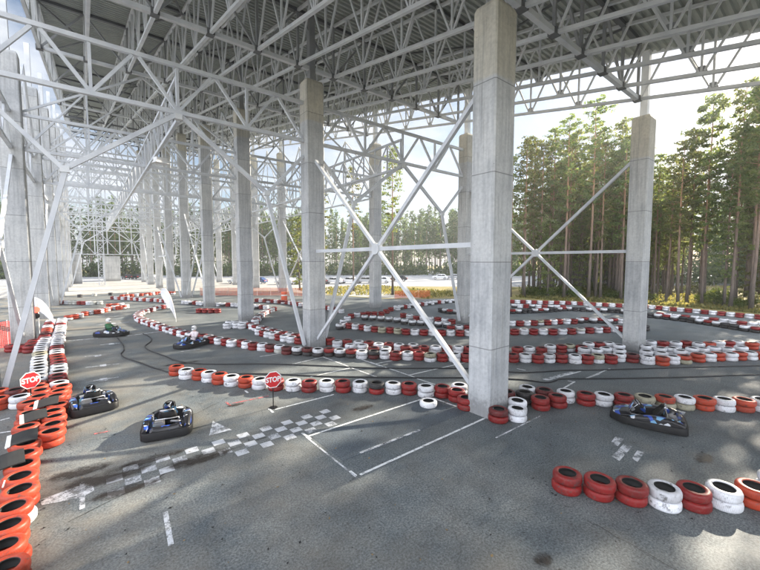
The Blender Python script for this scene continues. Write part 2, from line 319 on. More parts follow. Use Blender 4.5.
for (x0,y0,x1,y1) in [(10.2,3.2,11.3,3.45),(10.5,2.9,11.2,3.1),(11.0,3.5,11.6,3.75),(14.4,2.9,15.3,3.6)]:
    mb.add([(x0,y0,.0044),(x1,y0+.05,.0044),(x1-.05,y1,.0044),(x0+.1,y1-.05,.0044)],[(0,1,2,3)])
mb.add([(2.85,11.99,.0042),(2.51,11.04,.0042),(3.13,10.99,.0042)],[(0,1,2)])
mb.add([(-1.0,10.2,.0042),(-.95,9.95,.0042),(-.3,9.75,.0042),(-.1,9.9,.0042),(-.12,10.15,.0042),(-.4,10.3,.0042)],[(0,1,2,3,4,5)])
tag(mb.build('worn_road_markings',M['worn']),kind='structure')
mb=MB()
s=.335
for i in range(18):
    for j in range(4):
        if (i+j)%2==0 and not (i in (4,5,6) and j<2) and not (i==0 and j>2):
            x=.1+i*s; y=9.35+j*s*.93; q=.015
            mb.add([(x+q,y+q,.0042),(x+s-q,y+q,.0042),(x+s-q,y+s*.93-q,.0042),(x+q,y+s*.93-q,.0042)],[(0,1,2,3)])
tag(mb.build('start_grid_markings',M['check']),kind='structure')
mb=MB()
for l in [(3.6,13.08,5.03,12.97),(3.63,13.35,3.66,12.87),(-.07,13.21,.3,13.16)]: stroke(mb,*l,.07,.0043)
tag(mb.build('red_road_markings',M['redmark']),kind='structure')
for x,y,a,b_ in [(1.95,9.85,.9,.3),(1.0,10.6,.9,.22),(.1,10.35,1.0,.4),(3.79,12.87,.35,.14),(5.75,2.85,.2,.16),(3.3,19.8,.9,.25),(-.4,11.0,.7,.3),(.4,9.5,.8,.22),(7.1,9.9,.5,.2),(12,1.9,.4,.2)]:
    mb=MB(); n=20; mb.add([(math.cos(6.2832*k/n),math.sin(6.2832*k/n),0) for k in range(n)],[tuple(range(n))]); o=mb.build('oil_stain',M['stain'],loc=(x,y,.0062)); o.scale=(a*1.35,b_*1.35,1); o.data.flip_normals() if o.data.polygons[0].normal.z<0 else 0; tag(o,kind='structure')

sheet('repair_patch',[(4.78,7.5),(9.6,7.45),(9.46,9.16),(4.78,9.18)],0,M['patch'])['kind']='structure'
def crack(P,w):
    mb=MB(); r_=random.Random(len(P)); Q=[]
    for (a,b),(c,d) in zip(P,P[1:]):
        for k in range(8): Q.append((a+(c-a)*k/8+r_.uniform(-.025,.025),b+(d-b)*k/8+r_.uniform(-.025,.025)))
    for (a,b),(c,d) in zip(Q,Q[1:]): stroke(mb,a,b,c,d,w*r_.uniform(.5,1.3),.0034)
    tag(mb.build('sealed_crack',M['seal']),kind='structure')
crack([(7.35,2.9),(7.3,2.1),(7.25,1.4),(7.2,.5)],.012); crack([(-.5,9.0),(1.5,9.75),(3.4,9.9),(6.1,10.1)],.02); crack([(2.0,12.6),(3.3,13.4),(4.4,14.2),(6.5,14.6)],.014)
# ------------------------------------------------------------------ hall: columns
XL,XC,XR=-3.3,10.25,24.1
FY=[7.1+12*k for k in range(9)]                     # frame lines
coltop=lambda y: 12.8+.185*(y-7.1)
botz=lambda y: 13.5+.1875*(y-7.1)
DEP=2.85
ROWNAME={XL:'left row',XC:'middle row',XR:'right row'}
def column(x,y,i):
    w,d=(1.08,.86); t=coltop(y); e=empty('concrete_column',(x,y,0))
    mb=MB(); c=.05; hw,hd=w/2,d/2
    ring=[(-hw+c,-hd),(hw-c,-hd),(hw,-hd+c),(hw,hd-c),(hw-c,hd),(-hw+c,hd),(-hw,hd-c),(-hw,-hd+c)]
    k=.9
    vs=[(a,b,z) for z in (0,t-.12) for a,b in ring]+[(a*k,b*k,t) for a,b in ring]
    fs=[tuple(range(7,-1,-1)),tuple(range(16,24))]
    for r in (0,8):
        for q in range(8): fs.append((r+q,r+(q+1)%8,r+8+(q+1)%8,r+8+q))
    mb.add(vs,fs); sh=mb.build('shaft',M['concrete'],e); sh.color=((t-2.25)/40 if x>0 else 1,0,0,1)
    st=MB(); b0=botz(y)
    st.box(-.17,-.17,t,.17,.17,b0+DEP-.05); st.box(-.34,-.3,t+.003,.34,.3,t+.05)
    st.build('steel_stub',M['steel_mid'] if x==XC else M['steel'],e)
    return e
# left row from the second frame on: the first stands outside the frame
for x in (XL,XC,XR):
    for i,y in enumerate(FY):
        if x==XL and i==0: continue
        e=column(x,y,i)
        ext={(XC,0):'big grey concrete column nearest the camera, a tyre bend wrapped round its foot',(XC,1):'concrete column directly behind the tall nearest one, two steel braces meeting at its foot',(XC,2):'concrete column with white tyres round its foot, behind the double brace column',(XC,3):'concrete column standing on a short line of red tyres',(XR,0):'concrete column at the right standing in heaped white tyres, a long brace against it',(XR,1):'slim concrete column with ochre left face just left of the nearest column',(XL,2):'tall pale concrete column at the left edge behind the traffic light and white flag'}.get((x,i))
        tag(e, ext or 'concrete column of the %s, %s from the near end'%(ROWNAME[x],nth(i)), 'column','concrete columns of the hall')

# ------------------------------------------------------------------ hall: roof deck (profiled sheet, ribs run across the hall)
X0,X1,Y0,Y1=-2.5,24.75,-16.,104.5
mb=MB(); pitch=.36; y=Y0; pr=[]
while y<Y1:
    pr += [(y,0),(y+.13,0),(y+.18,.11),(y+.31,.11)]; y+=pitch
zt=lambda y: botz(y)+DEP+.08
vs=[]; 
for (yy,dz) in pr:
    for xx in (X0,X1): vs.append((xx,yy,zt(yy)+dz))
fs=[(2*i,2*i+1,2*i+3,2*i+2) for i in range(len(pr)-1)]
mb.add(vs,fs); deck=mb.build('roof_sheeting',M['deck'],fix=False)
roof=empty('hall_roof',(0,0,0)); deck.parent=roof
mb=MB(); mb.add([(X0,Y0,zt(Y0)+.2),(X1,Y0,zt(Y0)+.2),(X1,Y1,zt(Y1)+.2),(X0,Y1,zt(Y1)+.2)],[(0,1,2,3)]); mb.add([(X0,Y0,zt(Y0)+.32),(X1,Y0,zt(Y0)+.32),(X1,Y1,zt(Y1)+.32),(X0,Y1,zt(Y1)+.32)],[(0,1,2,3)]); mb.build('roof_membrane',M['deck'],roof)
mb=MB(); 
for xx in (X0,X1): mb.beam((xx,Y0,zt(Y0)+.12),(xx,Y1,zt(Y1)+.12),.1,.34)
mb.build('edge_trim',M['steel_lt'],roof)
tag(roof,'sloping corrugated metal roof of the open hall','roof')

# ------------------------------------------------------------------ hall: roof trusses
NX=[-1.8+2.25*k for k in range(12)]                  # truss lines across the hall
def pipe_parts(spec, parent, m, one=False):
    """spec: list of (name,a,b,w); one mesh each, or a single mesh when far away"""
    if one:
        mb=MB()
        for n,a,b,w in spec: mb.beam(a,b,w)
        return mb
    for n,a,b,w in spec: MB().beam(a,b,w).build(n,m,parent)
def truss_line_spec(sl):
    s=[('bottom_chord',(0,.06,0),(0,11.94,11.88*sl),.145),('top_chord',(0,.06,DEP),(0,11.94,DEP+11.88*sl),.13)]
    for k in range(5):
        y=3*k+ (.1 if k==0 else -.1 if k==4 else 0)
        if 0<k<4: s.append(('vertical',(0,y,y*sl+.085),(0,y,y*sl+DEP-.075),.085))
        if k<4: s.append(('diagonal',(0,y+.1,y*sl+.085),(0,3*k+1.42,(3*k+1.5)*sl+DEP-.08),.08))
        if k>0: s.append(('diagonal',(0,y-.1,y*sl+.085),(0,3*k-1.42,(3*k-1.5)*sl+DEP-.08),.08))
    return s
sl=.1875
for side in (0,):
    proto=None; farmesh=pipe_parts(truss_line_spec(sl),None,M['steel'],True).mesh('roof_truss',M['steel'])
    for bi in range(-2,8):
        y0=7.1+12*bi
        for li,x in enumerate(NX):
            near=bi in(-1,0,1,2)
            if bi==-2 and True: continue
            if near:
                if proto is None:
                    proto=empty('roof_truss'); pipe_parts(truss_line_spec(sl),proto,M['steel']); o=proto
                    gm=MB().add([(.012,-.22,-.02),(.012,.22,.02),(.012,.13,.27),(.012,-.13,.24),(-.012,-.22,-.02),(-.012,.22,.02),(-.012,.13,.27),(-.012,-.13,.24)],[(0,1,2,3),(7,6,5,4),(0,4,5,1),(1,5,6,2),(2,6,7,3),(3,7,4,0)]).mesh('gusset_plate',M['steel_mid'])
                    for k in (1,2,3): link('gusset_plate',gm,proto,(0,3*k,3*k*sl+.06))
                else: o=copy_tree(proto)
            else: o=link('roof_truss',farmesh)
            o.location=(x,y0,botz(y0))
            tag(o,'lengthwise grey roof truss, %s from the left, %s roof bay'%('outermost' if li==0 else nth(li),{-1:'nearest',0:'second'}.get(bi,nth(bi+1))),'roof truss','lengthwise roof trusses')
def cross_spec():
    s=[('bottom_chord',(NX[0],0,0),(NX[-1],0,0),.2),('top_chord',(NX[0],0,DEP),(NX[-1],0,DEP),.2)]
    for k,x in enumerate(NX):
        s.append(('vertical',(x,0,.1),(x,0,DEP-.1),.12))
        if k<len(NX)-1:
            a,b=(0,1) if k%2==0 else (1,0)
            zz=(.1,DEP-.1); s.append(('diagonal',(x+.08,0,zz[a]),(NX[k+1]-.08,0,zz[b]),.1))
    return s
proto=None; farmesh=pipe_parts(cross_spec(),None,M['steel_dk'],True).mesh('cross_truss',M['steel_dk'])
for i,y in enumerate(FY):
    if i<5:
        if proto is None:
            proto=empty('cross_truss')
            for n_,a_,b_,w_ in cross_spec(): MB().beam(a_,b_,w_).build(n_,M['steel'] if n_=='bottom_chord' else M['steel_dk'] if n_=='top_chord' else M['steel_mid'],proto)
            nb=MB().box(-.17,-.17,-.13,.17,.17,.13).mesh('node_plate',M['steel_dk'])
            for x in NX: link('node_plate',nb,proto,(x,0,0))
            o=proto
        else: o=copy_tree(proto)
    else: o=link('cross_truss',farmesh)
    o.location=(0,y,botz(y))
    tag(o,'dark crosswise roof truss on the %s column frame%s'%(nth(i),', nearest of all' if i==0 else ''),'roof truss','crosswise roof trusses')
# roof bracing rods under the deck
mb=MB()
for bi in range(0,8):
    y0=FY[bi]; 
    for k in (0,2,4,8,10):
        xa,xb=NX[k],NX[min(k+1,11)]
        mb.beam((xa,y0,botz(y0)+DEP-.14),(xb,y0+6,botz(y0+6)+DEP-.14),.09); mb.beam((xb,y0+6,botz(y0+6)+DEP-.14),(xa,y0+11.8,botz(y0+11.8)+DEP-.14),.09)
mb.build('deck_bracing',M['steel_dk'],roof)
mb=MB()
for bi in range(-1,8):
    for q in (6,):
        y=7.1+12*bi+q; mb.beam((X0+.1,y,botz(y)+DEP-.02),(X1-.1,y,botz(y)+DEP-.02),.14)
mb.build('deck_purlins',M['steel_dk'],roof)

# ------------------------------------------------------------------ hall: horizontal frame trusses with knee braces, both bays
def frame_spec(xa,xb):
    L=xb-xa-1.1; x0=xa+.55; p=L/4; T,B=13.78,11.72
    s=[('top_chord',(x0,0,T),(x0+L,0,T),.175),('bottom_chord',(x0,0,B),(x0+L,0,B),.175)]
    for k in range(4):
        s.append(('diagonal',(x0+p*k+.05,0,B+.1),(x0+p*(k+.46),0,T-.1),.125)); s.append(('diagonal',(x0+p*(k+.54),0,T-.1),(x0+p*(k+1)-.05,0,B+.1),.125))
        if k: s.append(('vertical',(x0+p*k,0,B+.1),(x0+p*k,0,T-.1),.115))
    return s
def knee_spec(xa,xb):
    x0=xa+.55; x1=xb-.55; m=(x0+x1)/2; k=4.05
    s=[]
    for sg,c in ((1,x1),(-1,x0)):
        kx=m+sg*k
        s+= [('arm',(m+sg*.12,0,11.58),(kx,0,8.6),.175),('strut',(kx+sg*.1,0,8.65),(c,0,10.9),.15),('leg',(kx,0,8.5),(c-sg*.1,0,.15),.17)]
    return s
for bay,(xa,xb,bn) in enumerate(((XL,XC,'left bay'),(XC,XR,'right bay'))):
    fp=kp=None
    ffar=pipe_parts(frame_spec(xa,xb),None,M['steel_lt'],True).mesh('frame_truss',M['steel_lt']); kfar=pipe_parts(knee_spec(xa,xb),None,M['steel_lt'],True).mesh('knee_brace',M['steel_lt'])
    for i,y in enumerate(FY):
        if i==0: continue
        if i<5:
            if fp is None:
                fp=empty('frame_truss'); pipe_parts(frame_spec(xa,xb),fp,M['steel_lt']); kp=empty('knee_brace'); pipe_parts(knee_spec(xa,xb),kp,M['steel_lt'])
                mm=(xa+xb)/2; nb=MB().box(-.15,-.13,-.12,.15,.13,.12).mesh('node_plate',M['steel'])
                for q in ((mm,0,11.53),(mm+4.05,0,8.58),(mm-4.05,0,8.58)): link('node_plate',nb,kp,q)
                a,b=fp,kp
            else: a,b=copy_tree(fp),copy_tree(kp)
        else: a,b=link('frame_truss',ffar),link('knee_brace',kfar)
        a.location=(0,y,0); b.location=(0,y,0)
        if i not in (1,4,7):
            for ch in list(b.children): bpy.data.objects.remove(ch)
            bpy.data.objects.remove(b); b=None
        tag(a,'pale level truss across the %s, %s from the camera'%(bn,nth(i-1)),'truss','level trusses between the columns')
        if b: tag(b,'pale forked brace under the level truss, %s, %s from the camera'%(bn,nth((i-1)//3)),'brace','forked braces under the level trusses')
# upper tier of level trusses where the roof is high
for bay,(xa,xb,bn) in enumerate(((XL,XC,'left bay'),(XC,XR,'right bay'))):
    um=pipe_parts(frame_spec(xa,xb),None,M['steel_lt'],True).mesh('frame_truss',M['steel_lt'])
    for i,y in enumerate(FY):
        if i<4: continue
        o=link('frame_truss',um); o.location=(0,y,6.1 if i<7 else 9.5); tag(o,'upper pale level truss across the %s, %s from the camera'%(bn,nth(i-4)),'truss','level trusses between the columns')
# raking braces above the level trusses, up to the roof
for i,y in enumerate(FY):
    if i<2: continue
    for xa,xb,bn in ((XL,XC,'left bay'),(XC,XR,'right bay')):
        zr=botz(y); xm=(xa+xb)/2; mb=MB()
        for xe in (xa+.5,xb-.5):
            mb.beam((xe,y+.25,14.0),(xm,y+.25,zr-.1),.12); mb.beam(((xe+xm)/2,y+.25,13.9),((xe+xm)/2,y+.25,(14+zr)/2),.1); mb.beam(((xe+xm)/2,y+.25,(14+zr)/2),((xe*3+xm)/4,y+.25,13.9),.09)
        tag(mb.build('raking_brace',M['steel_lt']),'pale raking brace up to the roof, %s, %s from the camera'%(bn,nth(i-2)),'brace','raking roof braces')
for x,rn in ((XL,'left row'),(XC,'middle row'),(XR,'right row')):
    for i in range(2,len(FY)-1):
        y0,y1=FY[i]+.45,FY[i+1]-.45; ym=(y0+y1)/2; mb=MB(); zr=botz(ym)
        mb.beam((x+.2,y0,13.95),(x+.2,ym,zr-.1),.12); mb.beam((x+.2,y1,13.95),(x+.2,ym,zr-.1),.12); mb.beam((x+.2,ym,13.9),(x+.2,ym,zr-.2),.1)
        tag(mb.build('raking_brace',M['steel_lt']),'pale raking brace along the %s, %s from the camera'%(rn,nth(i-2)),'brace','raking roof braces')
# lattice wall closing the far gable
e=empty('gable_lattice',(0,103.6,0)); zt0=28
for k in range(13):
    x=XL+(XR-XL)*k/12; MB().beam((x,0,6.5),(x,0,zt0+2.2),.2).build('upright',M['steel_lt'],e)
for k in range(8): MB().beam((XL,.12,6.5+k*3.1),(XR,.12,6.5+k*3.1),.16).build('rail',M['steel_lt'],e)
mb=MB()
for k in range(12):
    for q in range(7):
        xa=XL+(XR-XL)*k/12; xb=XL+(XR-XL)*(k+1)/12; za=6.5+q*3.1
        if (k+q)%2==0: mb.beam((xa,-.1,za),(xb,-.1,za+3.1),.1)
        else: mb.beam((xb,-.1,za),(xa,-.1,za+3.1),.1)
mb.build('lacing',M['steel_lt'],e); tag(e,'tall pale steel lattice closing the upper far end of the hall','lattice')
# lengthwise trusses hanging at mid bay
def mid_spec():
    T,B=13.3,11.42; s=[('top_chord',(0,.1,T),(0,11.9,T),.14),('bottom_chord',(0,.1,B),(0,11.9,B),.16)]
    for k in range(9):
        y=.2+k*11.6/8
        s.append(('vertical',(0,y,B+.08),(0,y,T-.07),.085))
        if k<8:
            a,b=(B+.08,T-.07) if k%2==0 else (T-.07,B+.08); s.append(('diagonal',(0,y+.06,a),(0,y+11.6/8-.06,b),.075))
    return s
mfar=pipe_parts(mid_spec(),None,M['steel_lt'],True).mesh('tie_truss',M['steel_lt']); mp=None
for x,bn in (((XL+XC)/2,'left bay'),((XC+XR)/2,'right bay')):
    for i,y in enumerate(FY[1:-1]):
        if i<3:
            if mp is None: mp=empty('tie_truss'); pipe_parts(mid_spec(),mp,M['steel_lt']); o=mp
            else: o=copy_tree(mp)
        else: o=link('tie_truss',mfar)
        o.location=(x,y,0); tag(o,'shallow lengthwise truss in the middle of the %s, %s from the camera'%(bn,nth(i)),'truss','lengthwise tie trusses')
# crossed braces between columns of a row
def xbrace(x,ya,yb,zb,zt_,zs,label,one=False,sheet_=True):
    e=empty('cross_brace',(x,0,0)); y0,y1=ya+.43,yb-.43; zm=(zb+zt_)/2
    # second diagonal is broken at the crossing plate
    t=.5
    MB().beam((.0,y0,zt_),(0,y1,zb),.15).build('diagonal',M['steel_lt'],e)
    ym=(y0+y1)/2; d=Vector((0,y1-y0,zt_-zb)).normalized()*.14
    MB().beam((0,y0,zb),(0,ym-d.y,zm-d.z),.15).build('diagonal',M['steel_lt'],e); MB().beam((0,ym+d.y,zm+d.z),(0,y1,zt_),.15).build('diagonal',M['steel_lt'],e)
    if zs:
        MB().beam((0,y0,zm),(0,ym-.16,zm),.12,.17).build('strut',M['steel_lt'],e); MB().beam((0,ym+.16,zm),(0,y1,zm),.12,.17).build('strut',M['steel_lt'],e)
    m_=Matrix.Translation((0,ym,zm))@Matrix.Rotation(R(90),4,'Y')
    MB().lathe([(.001,-.13),(.26,-.13),(.26,.13),(.001,.13)],12,None,m_).build('node_plate',M['steel'],e)
    tag(e,label,'brace','crossed braces between columns')
xbrace(XC,7.1,19.1,.5,10.6,True,'large crossed brace with level strut between the nearest column and the one behind')
xbrace(XR,7.1,19.1,.5,10.6,True,'crossed steel brace with level strut joining the two nearest columns of the right row')
xbrace(XL,19.1,31.1,.5,11.2,False,'crossed steel brace at the left edge between the first left row columns')
for x,rn in ((XL,'left row'),(XC,'middle row'),(XR,'right row')):
    for k,ii in enumerate((3,5,7)):
        if ii<len(FY)-1: xbrace(x,FY[ii],FY[ii+1],.5,11.2,ii==5,'crossed brace deep in the hall, %s, %s from the near end'%(rn,nth(k)))
# level struts along the left row
for i in range(1,len(FY)-1):
    mb=MB()
    for z in (11.7,13.8): mb.beam((XL,FY[i]+.43,z),(XL,FY[i+1]-.43,z),.18)
    n=4; q=(FY[i+1]-FY[i]-.86)/n
    for k in range(n):
        a=FY[i]+.43+q*k; mb.beam((XL,a,11.79),(XL,a+q/2,13.71),.1); mb.beam((XL,a+q/2+.02,13.71),(XL,a+q,11.79),.1)
    tag(mb.build('row_truss',M['steel_lt']),'pale truss along the left edge columns, %s from the camera'%nth(i-1),'truss','trusses along the column rows')
for i in range(1,len(FY)-1):
    mb=MB()
    for z in (11.7,13.8): mb.beam((XR,FY[i]+.43,z),(XR,FY[i+1]-.43,z),.16)
    n=4; q=(FY[i+1]-FY[i]-.86)/n
    for k in range(n):
        a=FY[i]+.43+q*k; mb.beam((XR,a,11.78),(XR,a+q/2,13.72),.09); mb.beam((XR,a+q/2+.02,13.72),(XR,a+q,11.78),.09)
    if i>=1 and False: pass
    if i>=2: tag(mb.build('row_truss',M['steel_lt']),'pale truss along the right row columns, %s from the camera'%nth(i-2),'truss','trusses along the column rows')
# lattice mast and low concrete buildings at the far end
e=empty('lattice_mast',(2.1,96,0)); mb=MB()
for a,b in ((-.5,-.5),(.5,-.5),(.5,.5),(-.5,.5)): MB().beam((a,b,0),(a,b,26),.14).build('leg',M['steel_lt'],e)
for k in range(20):
    z=k*1.3
    for (a,b),(c,d) in (((-.5,-.5),(.5,-.5)),((.5,-.5),(.5,.5)),((.5,.5),(-.5,.5)),((-.5,.5),(-.5,-.5))):
        mb.beam((a,b,z+.05),(c,d,z+1.25),.07); mb.beam((a,b,z),(c,d,z),.06)
mb.build('lacing',M['steel_lt'],e); tag(e,'tall square lattice steel mast standing at the far end of the hall','mast')
def walled(name,x0,y0,x1,y1,h,label,cat='wall'):
    e=empty(name,((x0+x1)/2,(y0+y1)/2,0)); hx,hy=(x1-x0)/2,(y1-y0)/2
    MB().box(-hx,-hy,0,hx,hy,h).build('wall',M['concrete'],e); MB().box(-hx-.12,-hy-.12,h+.002,hx+.12,hy+.12,h+.18).build('coping',M['concrete'],e)
    k=MB()
    for q in range(int((x1-x0)/1.6)): k.box(-hx+.3+q*1.6,-hy-.03,.05,-hx+.42+q*1.6,-hy,h)
    k.build('pilasters',M['concrete'],e); tag(e,label,cat)
walled('concrete_hut',2.9,112,6.2,118,6.0,'small pale concrete hut with flat roof at the far end right of the lattice mast','hut')
walled('concrete_retaining_wall',-13,104,-1.2,105.2,6.6,'long pale concrete wall closing the far left end of the hall')
walled('low_concrete_wall',-40,30,-9,31,2.6,'low pale concrete wall beyond the left row of columns')
